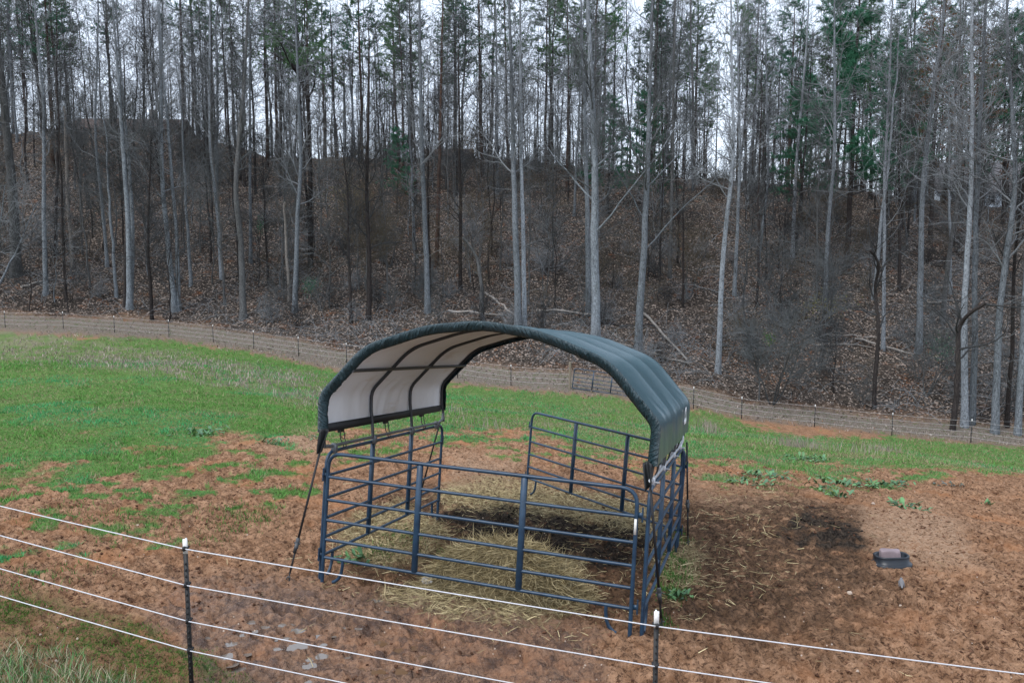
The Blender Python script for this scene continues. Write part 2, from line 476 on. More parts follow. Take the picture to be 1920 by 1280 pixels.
# ------------------------------------------------------------------ ground material
def ground_material():
    t = NT('ground_soil_grass_litter')
    v = t.coord('Object')
    c1, a1 = t.attr('zone_a'); c2, a2 = t.attr('zone_b'); c3, a3 = t.attr('zone_c')
    grass, dry, dark = t.sep(c1); litter = a1
    wet, sand, moss = t.sep(c2); strip = a2
    hay, haysp, dim = t.sep(c3)
    n1, n2, n3, n4 = t.noise(v, .9, 5), t.noise(v, 5, 6, .6), t.noise(v, 22, 5, .65), t.noise(v, 70, 3, .6)
    clay = t.mix(t.ramp(n2, .3, .7), (.185, .096, .052), (.40, .235, .140))
    clay = t.mix(t.math('MULTIPLY', t.ramp(n3, .52, .64), .8), clay, (.085, .042, .026))
    n5 = t.noise(t.coord('Object', (1, 1.0, 1)), 17, 5, .82, .3)
    clay = t.mix(t.math('MULTIPLY', t.ramp(n5, .53, .59), .85), clay, (.055, .030, .020))
    clay = t.mix(t.math('MULTIPLY', t.ramp(n5, .44, .36), .6), clay, (.46, .29, .19))
    clay = t.mix(t.math('MULTIPLY', t.ramp(n1, .5, .72), .6), clay, (.38, .175, .082))
    clay = t.mix(t.math('MULTIPLY', t.ramp(n4, .62, .72), .5), clay, (.40, .27, .18))
    sc = t.mix(t.ramp(n3, .3, .7), (.29, .178, .112), (.42, .29, .195))
    clay = t.mix(t.math('MULTIPLY', sand, t.ramp(n5, .62, .42)), clay, sc)
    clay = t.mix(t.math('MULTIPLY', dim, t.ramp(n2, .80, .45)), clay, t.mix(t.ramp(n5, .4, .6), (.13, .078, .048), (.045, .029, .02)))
    dk = t.mix(t.ramp(n3, .4, .65), (.018, .015, .013), (.065, .05, .038))
    clay = t.mix(t.math('MULTIPLY', t.ramp(dark, .25, .7), t.ramp(n2, .28, .5)), clay, dk)
    hc = t.mix(t.ramp(n3, .3, .7), (.17, .13, .065), (.46, .37, .20))
    clay = t.mix(t.math('MULTIPLY', hay, t.math('MULTIPLY', t.ramp(n3, .34, .58), .75)), clay, hc)
    clay = t.mix(t.math('MULTIPLY', wet, t.ramp(n2, .40, .66)), clay, (.085, .046, .030))
    ms = t.mix(t.ramp(n3, .35, .65), (.024, .042, .010), (.075, .12, .025))
    clay = t.mix(t.math('MULTIPLY', t.math('MULTIPLY', moss, t.ramp(n5, .60, .42)), t.ramp(n2, .3, .54)), clay, ms)
    gr = t.mix(t.ramp(n2, .3, .7), (.06, .15, .035), (.10, .22, .055))
    gr = t.mix(t.math('MULTIPLY', t.ramp(n3, .55, .7), .5), gr, (.13, .11, .06))
    gr = t.mix(t.math('MULTIPLY', t.ramp(n5, .5, .62), .7), gr, (.20, .13, .08))
    clay = t.mix(t.math('MULTIPLY', grass, t.ramp(n5, .75, .45)), clay, gr)
    dr = t.mix(t.ramp(n3, .3, .7), (.15, .11, .085), (.32, .25, .20))
    clay = t.mix(t.math('MULTIPLY', dry, .6), clay, dr)
    st = t.mix(t.ramp(n3, .3, .7), (.085, .07, .06), (.26, .215, .18))
    st = t.mix(t.ramp(n2, .5, .68), st, (.075, .10, .04))
    clay = t.mix(t.math('MULTIPLY', strip, t.ramp(n2, .1, .4)), clay, st)
    vv = t.vor(v, 9, 'F1', 'Color'); h, s_, b_ = t.sep(vv)
    lf = t.mix(h, (.017, .015, .0135), (.082, .067, .056))
    lf = t.mix(t.ramp(b_, .82, .9), lf, (.30, .24, .20))
    lf = t.mix(t.math('MULTIPLY', t.ramp(n1, .56, .7), t.ramp(s_, .45, .6)), lf, (.15, .068, .036))
    clay = t.mix(litter, clay, lf)
    hh = t.math('ADD', t.math('MULTIPLY', n3, .7), t.math('MULTIPLY', n4, .35))
    t.bump(hh, 1.0, .06)
    rg = t.n('ShaderNodeMapRange'); t.l(t.math('MULTIPLY', wet, t.ramp(n2, .3, .6)), rg.inputs[0]); rg.inputs[3].default_value = .93; rg.inputs[4].default_value = .20
    sp_ = t.n('ShaderNodeMapRange'); t.l(wet, sp_.inputs[0]); sp_.inputs[3].default_value = .03; sp_.inputs[4].default_value = .45
    return t.fin(clay, rg.outputs[0], 0, sp_.outputs[0])

# ------------------------------------------------------------------ ground: one sheet, fine near the pen, coarse towards the horizon
th = np.r_[np.radians(np.linspace(-180, -44, 40)), np.radians(np.linspace(-43, 43, 820)), np.radians(np.linspace(44, 180, 40))[:-1]]
rr = np.r_[np.geomspace(.4, 4.2, 24)[:-1], np.geomspace(4.2, 30, 440)[:-1], np.geomspace(30, 150, 130)[:-1], np.geomspace(150, 1500, 14)]
TH, RR = np.meshgrid(th, rr)
gx, gy = (RR * np.sin(TH)).ravel(), (RR * np.cos(TH)).ravel()
g0 = H0(gx, gy)
zn = zones(gx, gy, g0)
gzv = Hf(gx, gy)
na, nr = len(th), len(rr)
ii = np.arange(na * nr).reshape(nr, na)
Q = np.stack([ii[:-1], np.roll(ii, -1, 1)[:-1], np.roll(ii, -1, 1)[1:], ii[1:]], -1).reshape(-1, 4)[:, ::-1]
Vg = np.c_[gx, gy, gzv]
c0 = len(Vg)
Vg = np.vstack([Vg, [0, 0, gz(0, 0.001)]])
Tc = [(c0, (i + 1) % na, i) for i in range(na)]
gme = mesh_np('ground', Vg, Q, Tc)
ap = lambda *k: np.vstack([np.stack([zn[a] for a in k], 1), np.zeros((1, len(k)))])
col_attr(gme, 'zone_a', ap('grass', 'dry', 'dark', 'litter'))
col_attr(gme, 'zone_b', ap('wet', 'sand', 'moss', 'strip'))
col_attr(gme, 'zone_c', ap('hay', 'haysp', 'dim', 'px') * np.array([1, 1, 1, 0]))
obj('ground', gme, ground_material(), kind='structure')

# puddles
m_water = NT('muddy_water'); m_water.b.inputs['IOR'].default_value = 1.33
m_water = m_water.fin((.15, .125, .105), .03, 0, 1)
m_water2 = NT('brown_water').fin((.13, .075, .04), .05, 0, .7)
for i, (x, y, rad, lev) in enumerate(PUD):
    a = np.linspace(0, 2 * np.pi, 44, endpoint=False)
    rr_ = np.full(44, rad * 1.45)
    V = np.vstack([[x, y, lev], np.c_[x + rr_ * np.cos(a) * 1.25, y + rr_ * np.sin(a), np.full(44, lev)]])
    obj('puddle', mesh_np('puddle', V, None, [(0, 1 + k, 1 + (k + 1) % 44) for k in range(44)]), m_water2 if 34 <= i <= 41 else m_water, kind='structure')

# ------------------------------------------------------------------ houses on the ridge
m_roofb = m_simple('brown_shingle', (.12, .085, .072), .9, scale=6, bump=.4)
m_roofg = m_simple('grey_shingle', (.16, .15, .155), .9, scale=6, bump=.4)
m_wallb = m_simple('brown_boards', (.12, .095, .08), .85, scale=4)
m_wallw = m_simple('pale_siding', (.50, .56, .62), .7, scale=4, var=.12)
m_glass = m_simple('window_glass', (.02, .025, .03), .08, var=.1)
m_trim = m_simple('white_trim', (.7, .7, .7), .6, var=.1)
def house(name, label, cx, cy, zb, rz, w, d, hw, hr, mw, mr, wins, chim=False, over=.5):
    M = Matrix.Translation((cx, cy, zb)) @ Matrix.Rotation(rz, 4, 'Z')
    t = thing(name, label, 'house', M)
    b = MB(); b.box((0, 0, hw / 2 - 1), (w, d, hw + 2))
    for sx in (-1, 1):
        x = sx * (w / 2 - .06)
        V = [(x - .06, -d / 2, hw), (x - .06, d / 2, hw), (x - .06, 0, hw + hr * .92), (x + .06, -d / 2, hw), (x + .06, d / 2, hw), (x + .06, 0, hw + hr * .92)]
        b.add(V, [(0, 1, 4, 3), (1, 2, 5, 4), (2, 0, 3, 5)], [(0, 2, 1), (3, 4, 5)])
    obj('wall', b.mesh('wall', False), mw, t)
    b = MB(); e = over; W2 = w / 2 + e; th_ = .18
    for s in (-1, 1):
        y1 = s * (d / 2 + e); z1 = hw - hr * e / (d / 2)
        V = [(-W2, 0, hw + hr), (W2, 0, hw + hr), (W2, y1, z1), (-W2, y1, z1), (-W2, 0, hw + hr + th_), (W2, 0, hw + hr + th_), (W2, y1, z1 + th_), (-W2, y1, z1 + th_)]
        b.add(V, [(0, 1, 2, 3), (7, 6, 5, 4), (0, 4, 5, 1), (1, 5, 6, 2), (2, 6, 7, 3), (3, 7, 4, 0)])
    rf = obj('roof', b.mesh('roof', False), mr, t)
    if chim:
        b = MB(); b.box((w * .2, 0, hw + hr + .5), (.8, .8, 1.8)); obj('chimney', b.mesh('chimney', False), m_wallb, rf)
    for (x, z, ww, wh) in wins:
        b = MB()
        for s in (-1, 1):
            b.box((x + s * (ww / 2), -d / 2 - .05, z), (.1, .1, wh + .2)); b.box((x, -d / 2 - .05, z + s * wh / 2), (ww - .1, .1, .1))
        wn = obj('window', b.mesh('window', False), m_trim, t)
        b = MB(); b.box((x, -d / 2 - .01, z), (ww - .08, .05, wh - .08)); obj('pane', b.mesh('pane', False), m_glass, wn)
    return t
p = at(238, 246, 108)
house('ranch_house', 'long low dark house with brown roof on the left ridge behind tree trunks', p[0], 110, p[2] - 1.2, math.radians(4), 13.6, 7, 1.3, 1.7, m_wallb, m_roofb, [(-4, .7, 1.1, .9), (-1, .7, 1.1, .9), (3, .7, 1.6, .9)], True)
p = at(838, 304, 106)
house('shed', 'small brown shed roof peeking over the middle of the ridge', p[0], 107, p[2] - .6, 0, 6.5, 4, 1.3, 1.0, m_wallb, m_roofb, [(-1.5, .7, .8, .7)], over=.3)
p = at(1850, 394, 122)
house('pale_house', 'pale blue-grey sided house with wide grey roof behind trees at the right', p[0] + 1.5, 127, p[2] + .2, math.radians(-3), 17, 10, 2.9, 4.6, m_wallw, m_roofg, [(-2.2, 1.5, 1.1, 1.3), (-.6, 1.5, 1.1, 1.3), (2.6, 1.5, 1.3, 1.3), (-6, 1.5, 1.2, 1.3), (6, 1.5, 1.2, 1.3)])

# ------------------------------------------------------------------ trees
def nrm(v): return v / (np.linalg.norm(v, axis=-1, keepdims=True) + 1e-9)

def grow(g, P, R, nc, t0, t1, length, ang, npts, wob, up, rk=.55, rmax=9., rmin=.004, taper=.3, tb=None, lenpow=None):
    """children of all branches P (B,n,3) at once -> (B*nc, npts, 3), radii"""
    B, n, _ = P.shape
    t = t0 + (t1 - t0) * (np.arange(nc)[None] + g.random((B, nc))) / nc
    f = t * (n - 1); i = np.clip(f.astype(int), 0, n - 2); k = (f - i)[..., None]
    bi = np.arange(B)[:, None]
    p = P[bi, i] * (1 - k) + P[bi, i + 1] * k
    tan = nrm(P[bi, i + 1] - P[bi, i])
    r = R[bi, i] * (1 - k[..., 0]) + R[bi, i + 1] * k[..., 0]
    rv = g.normal(size=tan.shape)
    side = nrm(rv - (rv * tan).sum(-1, keepdims=True) * tan)
    a = ang[0] + (ang[1] - ang[0]) * g.random((B, nc))[..., None]
    d = nrm(tan * np.cos(a) + side * np.sin(a))
    ln = (length[0] + (length[1] - length[0]) * g.random((B, nc)))
    if lenpow is not None: ln = ln * lenpow(t)
    N = B * nc
    d = d.reshape(N, 3); p = p.reshape(N, 3); ln = ln.reshape(N); r = r.reshape(N)
    out_ = np.zeros((N, npts, 3)); out_[:, 0] = p
    st = (ln / (npts - 1))[:, None]
    for s in range(1, npts):
        d = nrm(d + g.normal(size=d.shape) * wob + np.array([0, 0, up]))
        p = p + d * st; out_[:, s] = p
    r0 = np.clip(r * rk, rmin, rmax)
    Rr = r0[:, None] * (1 - (1 - taper) * np.linspace(0, 1, npts)[None])
    return out_, np.maximum(Rr, rmin * .7)

def trunk_mesh(paths):
    b = MB()
    for P, R, k in paths: b.tube(P, R, k)
    return b.mesh('trunk')

def smooth_path(P, n):
    P = np.asarray(P, float)
    s = np.r_[0, np.cumsum(np.linalg.norm(np.diff(P, axis=0), axis=1))]; s /= s[-1]
    u = np.linspace(0, 1, n)
    Q_ = np.stack([np.interp(u, s, P[:, i]) for i in range(3)], 1)
    for _ in range(2):
        Q_[1:-1] = (Q_[:-2] + 2 * Q_[1:-1] + Q_[2:]) / 4
    return Q_

def crown_mesh(lv, name='crown'):
    b = MB()
    for P, R, k in lv:
        V, q = tubes(P, R, k); b.add(V, q)
    return b.mesh(name)

def hardwood(g, P, R, lo=.38, n1=24, n2=7, n3=5, l1=(2.2, 5.0), fork=0, twig=(.5, 1.3)):
    """branches of a bare broadleaf tree on the trunk path"""
    hgt = P[-1, 2] - P[0, 2]
    k = hgt / 24
    b1, r1 = grow(g, P[None], R[None], n1, lo, .99, (l1[0] * k, l1[1] * k), (.55, 1.3), 8, .15, .085, .36, .06, .013, .22, lenpow=lambda t: np.clip(1.25 - .75 * t, .3, 1))
    b2, r2 = grow(g, b1, r1, n2, .2, 1., (.9 * k, 2.6 * k), (.4, 1.05), 5, .15, .06, .55, .03, .010, .4)
    b3, r3 = grow(g, b2, r2, n3, .15, 1., (twig[0], twig[1]), (.3, 1.0), 4, .2, .03, .6, .014, .0105, .6)
    return [(b1, r1, 5), (b2, r2, 4), (b3, r3, 3)]

def taper(n, r0, top=.22, flare=.35):
    u = np.linspace(0, 1, n)
    return r0 * ((1 - (1 - top) * u) + flare * np.exp(-u * 45))

m_grey = m_bark('pale_grey_bark', (.080, .088, .094), (.27, .30, .325), .6, .35)
m_spot = m_bark('spotted_pale_bark', (.12, .132, .142), (.35, .38, .41), .9)
m_mid = m_bark('grey_brown_bark', (.048, .048, .047), (.15, .152, .15), .3, .3)
m_dark = m_bark('dark_bark', (.018, .016, .016), (.062, .053, .049), 0, .2)
m_pine = m_bark('pine_bark', (.026, .019, .017), (.095, .062, .047), 0)
m_dead = m_bark('bleached_wood', (.14, .125, .11), (.33, .30, .27), .25)
m_twig = m_simple('grey_twigs', (.10, .107, .108), .9, var=.5, scale=1.2, spec=.03)
m_twigl = m_simple('pale_twigs', (.18, .19, .198), .9, var=.5, scale=1.2, spec=.03)
m_twigd = m_simple('dark_twigs', (.050, .051, .052), .9, var=.5, scale=1.2, spec=.03)
m_twigb = m_simple('brown_twigs', (.10, .084, .062), .9, var=.5, scale=1.2, spec=.03)

# ---- trees that can be told apart: (label, base px, [path px...], photo width px, kind)
TREES = [
 ('bleached bare pole of a dead tree, the palest upright stick on the left slope', (137, 500), [(130, 400), (118, 200)], 8, 'snag'),
 ('thick grey-brown trunk at the left edge of the woods', (30, 515), [(25, 350), (14, 120)], 21, 'mid'),
 ('grey trunk just right of the thick tree at the left edge', (86, 552), [(80, 420), (66, 200), (58, 60)], 10, 'grey'),
 ('slim pale trunk right of the bleached dead pole', (201, 500), [(192, 400), (187, 260), (180, 40)], 7, 'grey'),
 ('grey trunk with a darker twin rising close behind it on the left slope', (243, 580), [(238, 430), (222, 270), (214, 20)], 13, 'grey2'),
 ('thin dark trunk at the foot of the left slope between two grey trees', (285, 600), [(279, 500), (272, 400), (268, 250)], 8, 'darkt'),
 ('pair of pale trunks crossing from one root at the foot of the left slope', (328, 584), [(315, 480), (302, 340), (296, 100)], 12, 'twin'),
 ('straight pale slim trunk right of the crossing pair', (416, 523), [(408, 400), (401, 270), (394, 20)], 8, 'spot'),
 ('grey-brown trunk with vine roots at the foot, left of the twisted pine', (456, 597), [(446, 470), (440, 350), (448, 100)], 14, 'mid'),
 ('slender grey trunk halfway up the slope right of the vine-rooted trunk', (470, 492), [(468, 330), (463, 120)], 7, 'grey'),
 ('thin dark sapling trunk below the yellow-tipped snag', (503, 530), [(497, 420), (492, 300)], 5, 'darkt'),
 ('broken-topped pale snag with tan wood left of the leaning grey trunk', (542, 562), [(540, 470), (537, 380)], 7, 'snag'),
 ('light grey trunk leaning slightly right below the twisted pine', (552, 584), [(560, 450), (562, 300), (558, 80)], 11, 'grey'),
 ('dark trunk with stubby bark in the brown brush left of the canopy peak', (690, 600), [(690, 480), (685, 360), (690, 200)], 11, 'darkt'),
 ('dark leaning thin trunk beside the stubby dark trunk', (658, 606), [(656, 490), (652, 370), (640, 250)], 7, 'darkt'),
 ('tall mid-grey trunk standing left of the canopy peak', (802, 586), [(798, 420), (795, 270), (790, 10)], 12, 'grey'),
 ('slim dark straight trunk between the mid-grey trunk and the broken leaning one', (863, 542), [(863, 420), (861, 250), (858, 40)], 8, 'darkt'),
 ('reddish-dark pine trunk high on the slope above the canopy peak', (818, 500), [(822, 330), (826, 120)], 9, 'pinet'),
 ('broken trunk bent over to the left on the slope above the canopy', (906, 600), [(904, 540), (894, 488), (868, 446)], 9, 'snag'),
 ('grey trunk, left one of the close pair above the canopy peak', (972, 616), [(966, 420), (964, 300), (956, 60)], 15, 'grey'),
 ('thinner grey trunk, right one of the close pair above the canopy peak', (983, 612), [(981, 420), (979, 300), (976, 100)], 10, 'spot'),
 ('stout pale trunk with wide forking limbs right of the canopy peak', (1117, 640), [(1113, 470), (1114, 300), (1104, 60)], 20, 'fork'),
 ('grey trunk half hidden behind the stout forking trunk', (1104, 590), [(1102, 440), (1098, 280), (1093, 80)], 12, 'grey'),
 ('tall pale trunk with big right-hand limbs rising behind the canopy shoulder', (1195, 662), [(1204, 480), (1211, 330), (1222, 0)], 17, 'fork'),
 ('mid-grey trunk upslope between the limbed pale trunk and the spotted one', (1256, 520), [(1258, 380), (1260, 220)], 8, 'mid'),
 ('spotted pale trunk standing at the woodland foot behind the canopy corner', (1346, 698), [(1353, 480), (1367, 290), (1374, 60)], 12, 'spot'),
 ('slim grey trunk right behind the spotted trunk by the canopy corner', (1377, 552), [(1384, 410), (1390, 280), (1393, 30)], 8, 'grey'),
 ('thin grey trunk left of the whitest straight trunk on the right slope', (1422, 492), [(1428, 420), (1436, 330), (1440, 150)], 6, 'grey'),
 ('whitest straight slim trunk high on the right slope', (1486, 482), [(1492, 310), (1502, 100)], 8, 'spot'),
 ('pale trunk rising in front of the tall green pine', (1547, 564), [(1552, 430), (1556, 290), (1562, 100)], 9, 'grey'),
 ('slim pale trunk between the dark crooked tree and the brown-needled pines', (1656, 656), [(1661, 480), (1663, 330), (1660, 120)], 8, 'spot'),
 ('dark crooked trunk forking low on the right slope', (1638, 765), [(1643, 620), (1645, 540), (1640, 490), (1625, 470)], 9, 'darkt'),
 ('light smooth trunk left of the tight group of four at the right', (1722, 660), [(1727, 500), (1733, 340), (1743, 100)], 13, 'grey'),
 ('dark trunk with one crooked limb, left of the spotted twin trunks', (1785, 806), [(1790, 690), (1797, 610), (1806, 580), (1822, 565)], 12, 'darkt'),
 ('spotted pale trunk, left one of the twin at the right', (1809, 800), [(1815, 560), (1824, 300), (1830, 60)], 14, 'spot'),
 ('grey trunk, right one of the spotted twin at the right', (1821, 796), [(1832, 520), (1841, 300), (1846, 60)], 13, 'grey'),
 ('leaning pale trunk in front of the pale house', (1865, 812), [(1876, 580), (1893, 360), (1913, 40)], 15, 'grey'),
 ('pale trunk at the right edge of the photo', (1908, 815), [(1914, 620), (1924, 400)], 13, 'grey'),
 ('dark vine-hung trunk between the two leaning pale trunks at the right', (1888, 800), [(1890, 660), (1896, 500), (1898, 350)], 9, 'darkt'),
 ('grey trunk upslope behind the spotted twin at the right', (1766, 605), [(1776, 480), (1787, 360), (1794, 120)], 10, 'mid'),
]
MATS = {'grey': (m_grey, m_twigl), 'grey2': (m_grey, m_twig), 'spot': (m_spot, m_twigl), 'twin': (m_grey, m_twigl), 'fork': (m_grey, m_twig), 'mid': (m_mid, m_twig), 'darkt': (m_dark, m_twigd), 'pinet': (m_pine, m_twigd), 'snag': (m_dead, m_twigl)}
BASES = []
for ti, (label, bpx, path, wpx, kind) in enumerate(TREES):
    g = np.random.default_rng(100 + ti)
    b = hit(*bpx); Y = b[1]
    r0 = wpx / 2 / F * Y * .93
    pts = [b] + [at(px, py, Y) for px, py in path]
    for q in range(1, len(pts)):
        pts[q] = pts[q] + np.array([0, g.normal() * .25 * q, 0])
    short = kind == 'snag' or label.startswith(('dark crooked', 'dark trunk with one'))
    if not short:
        hgt = g.uniform(24, 29) if kind != 'darkt' else (g.uniform(17, 23) if wpx > 8 else g.uniform(9, 14))
        top = b[2] + hgt
        d = nrm(pts[-1] - pts[-2]); d = nrm(d + np.array([0, 0, .6]))
        if pts[-1][2] < top - 1: pts.append(pts[-1] + d * (top - pts[-1][2]) / d[2])
    pts[0] = pts[0] + np.array([0, 0, -.3])
    pts = np.array(pts) - b
    P = smooth_path(pts, 26)
    P[1:-1, :2] += np.cumsum(g.normal(size=(24, 2)) * .018, 0)
    R = taper(26, r0, .55 if short else .2)
    mt, mtw = MATS['mid' if label.startswith('broken trunk') else kind]
    t = thing('dead_tree' if kind == 'snag' else 'pine_tree' if kind == 'pinet' else 'bare_tree', label, 'tree', Matrix.Translation(b))
    paths = [(P, R, 10)]
    lv = []
    if kind in ('twin', 'grey2'):
        o2 = np.array([.16, .15, 0]) if kind == 'twin' else np.array([-.12, .35, 0])
        sgn = 1 if kind == 'twin' else .4
        P2 = P.copy(); u = np.linspace(0, 1, 26)[:, None]
        P2 = P2 + o2 + np.c_[np.sin(u * 5) * .45 * sgn, u * .8, u * 0]
        paths.append((P2, R * .75, 9)); lv += hardwood(g, P2, R * .75, .4, 14, 6, 4)
    if kind == 'fork':
        for (t0, dx, dz, ln) in ((.30, .9, .9, 9), (.37, -.7, 1.0, 7), (.46, .8, .7, 8), (.52, -.9, .7, 6)):
            i = int(t0 * 25); q = P[i].copy(); d = np.array([dx, g.normal() * .4, dz]); pp = [q]
            for s in range(9):
                d = nrm(d + g.normal(size=3) * .12 + np.array([0, 0, .09])); q = q + d * ln / 9; pp.append(q)
            pp = np.array(pp); rp = R[i] * .27 * (1 - .75 * np.linspace(0, 1, 10))
            paths.append((pp, rp, 7)); lv += hardwood(g, pp, rp, .25, 8, 5, 5, (2, 5))
    if kind == 'snag':
        b1, r1 = grow(g, P[None], R[None], 5, .3, .95, (.2, .7), (.8, 1.3), 4, .1, .02, .35, .03, .012, .4); lv = [(b1, r1, 5)]
    elif kind == 'pinet':
        b1, r1 = grow(g, P[None], R[None], 26, .3, .97, (.8, 3), (1.1, 1.5), 6, .08, .03, .3, .04, .012, .3)
        b2, r2 = grow(g, b1, r1, 6, .3, 1, (.4, 1.1), (.4, .9), 4, .15, .05, .5, .015, .007, .5); lv = [(b1, r1, 5), (b2, r2, 3)]
    elif short:
        b1, r1 = grow(g, P[None], R[None], 7, .45, 1., (1.6, 3.6), (.5, 1.1), 8, .18, .05, .6, .06, .012, .3)
        b2, r2 = grow(g, b1, r1, 7, .2, 1, (.6, 1.6), (.4, 1), 5, .18, .04, .55, .02, .007, .4)
        b3, r3 = grow(g, b2, r2, 4, .2, 1, (.3, .8), (.4, 1), 4, .18, .02, .55, .009, .0055, .5); lv = [(b1, r1, 6), (b2, r2, 4), (b3, r3, 3)]
    else:
        lv += hardwood(g, P, R, (.42 if ti % 3 else .34) if kind != 'darkt' else .25, 24 if kind != 'fork' else 16, 7, 4)
        d1, e1 = grow(g, P[None], R[None], 16, .08, .5, (.6, 3.0), (.9, 1.6), 7, .16, .015, .2, .016, .007, .35)   # dead low twigs
        d2, e2 = grow(g, d1, e1, 6, .3, 1, (.3, .8), (.4, 1), 4, .15, 0, .5, .009, .006, .5); lv += [(d1, e1, 4), (d2, e2, 3)]
    obj('trunk', trunk_mesh(paths), mt, t)
    obj('crown', crown_mesh(lv), mtw, t)
    BASES.append(b)

# ---- prototypes for the crowds of trees
def proto_hard(seed, h, r0, mt, mtw, name, label, lo=.4, n1=22, n2=7, n3=5, lean=.03):
    g = np.random.default_rng(seed)
    u = np.linspace(0, 1, 22)
    P = np.c_[np.cumsum(g.normal(size=22) * .06) + u * h * g.normal() * lean, np.cumsum(g.normal(size=22) * .06) + u * h * g.normal() * lean, u * h - .3]
    P[0, :2] = P[1, :2] * .5
    R = taper(22, r0, .16)
    t = thing(name, label, 'tree')
    obj('trunk', trunk_mesh([(P, R, 8)]), mt, t)
    obj('crown', crown_mesh(hardwood(g, P, R, lo, n1, n2, n3)), mtw, t)
    return t

def needles(g, P, R, per, size, wid, spread=.9):
    """tufts of needles along branch paths: thin triangles"""
    B, n, _ = P.shape
    t = .25 + .75 * g.random((B, per)); f = t * (n - 1); i = np.clip(f.astype(int), 0, n - 2); k = (f - i)[..., None]
    bi = np.arange(B)[:, None]
    p = (P[bi, i] * (1 - k) + P[bi, i + 1] * k).reshape(-1, 3)
    tan = nrm(P[bi, i + 1] - P[bi, i]).reshape(-1, 3)
    N = len(p); m = 7
    d = nrm(tan[:, None] * .6 + g.normal(size=(N, m, 3)) * spread + np.array([0, 0, .15]))
    ln = size * g.uniform(.6, 1.3, (N, m, 1))
    s = nrm(np.cross(d, g.normal(size=(N, m, 3)))) * wid
    a = p[:, None] + g.normal(size=(N, m, 3)) * .03
    V = np.stack([a - s, a + s, a + d * ln], 2).reshape(-1, 3)
    return V, np.arange(len(V)).reshape(-1, 3)

def m_needle(name, a, b):
    t = NT(name); v = t.coord('Object'); n = t.noise(v, .8, 3); r = t.rnd()
    return t.fin(t.mix(t.math('MULTIPLY', t.math('ADD', n, r), .5), a, b), .8, 0, .05)
m_need = m_needle('dark_green_needles', (.025, .095, .055), (.065, .20, .115))
m_needy = m_needle('olive_green_needles', (.05, .12, .055), (.12, .22, .09))
m_needb = m_needle('brown_dead_needles', (.09, .045, .022), (.24, .12, .055))

def proto_pine(seed, h, r0, lo, name, label, nb=46, ln=(1.6, 3.6), mn=None, per=9, droop=.02, mt=None, stub=14, size=.22):
    g = np.random.default_rng(seed)
    u = np.linspace(0, 1, 20)
    P = np.c_[np.cumsum(g.normal(size=20) * .05), np.cumsum(g.normal(size=20) * .05), u * h - .3]
    P[:, 0] -= P[0, 0]; P[:, 1] -= P[0, 1]
    R = taper(20, r0, .14)
    t = thing(name, label, 'tree')
    obj('trunk', trunk_mesh([(P, R, 8)]), mt or m_pine, t)
    b1, r1 = grow(g, P[None], R[None], nb, lo, .995, ln, (1.15, 1.6), 7, .07, droop, .35, .05, .014, .3, lenpow=lambda q: np.clip((1.02 - q) / (1.02 - lo), 0.12, 1) ** .65)
    b2, r2 = grow(g, b1, r1, 6, .3, 1., (.5, 1.3), (.5, 1.1), 4, .1, .03, .5, .02, .008, .4)
    lv = [(b1, r1, 4), (b2, r2, 3)]
    if stub:
        s1, q1_ = grow(g, P[None], R[None], stub, .2, lo + .1, (.5, 2.2), (1.1, 1.6), 5, .08, -.01, .25, .03, .01, .3)
        s2, q2_ = grow(g, s1, q1_, 3, .3, 1, (.3, .8), (.5, 1), 3, .1, 0, .5, .01, .007, .5); lv += [(s1, q1_, 4), (s2, q2_, 3)]
    cr = obj('crown', crown_mesh(lv), m_twigd, t)
    b = MB(); V, T = needles(g, b2, r2, per, size, .017); b.add(V, None, T)
    V, T = needles(g, b1, r1, per, size, .017); b.add(V, None, T)
    obj('needles', b.mesh('needles', False), mn or m_need, cr, kind='stuff')
    return t

def place(proto, x, y, s, rz, label, group, first):
    z = gz(x, y)
    M = Matrix.Translation((x, y, z)) @ Matrix.Rotation(rz, 4, 'Z') @ Matrix.Rotation(random.uniform(-.035, .035), 4, 'X') @ Matrix.Diagonal((s, s, s * random.uniform(.94, 1.08), 1))
    if first not in used:
        used.add(first); proto.matrix_world = M; proto['label'] = label
        if group: proto['group'] = group
        return proto
    return dup(proto, M, label, group)
used = set()

RB = [proto_hard(300 + i, h, r, mt, mw, 'bare_tree', 'ridge tree', lo - .1, 22, 8, 5) for i, (h, r, mt, mw, lo) in enumerate([(24, .17, m_dark, m_twigd, .42), (26, .20, m_mid, m_twig, .4), (22, .13, m_dark, m_twigd, .45), (25, .18, m_grey, m_twig, .4), (20, .11, m_mid, m_twig, .35)])]
RP = [proto_pine(320 + i, h, r, lo, 'pine_tree', 'ridge pine', nb, (2.0, 4.4), mn, 12) for i, (h, r, lo, nb, mn) in enumerate([(26, .2, .42, 46, m_needy), (27, .22, .46, 44, m_need), (23, .17, .42, 42, m_needy)])]
WP = [proto_pine(340 + i, h, .24, .22, 'white_pine', 'white pine', nb, (3.8, 6.8), m_need, 24, .02, m_dark, 8, .34) for i, (h, nb) in enumerate([(24, 70), (20, 60)])]
WB = proto_pine(350, 22, .22, .3, 'browning_pine', 'browning pine', 50, (1.8, 3.8), m_needb, 5, .02, m_dark, 10, .2)

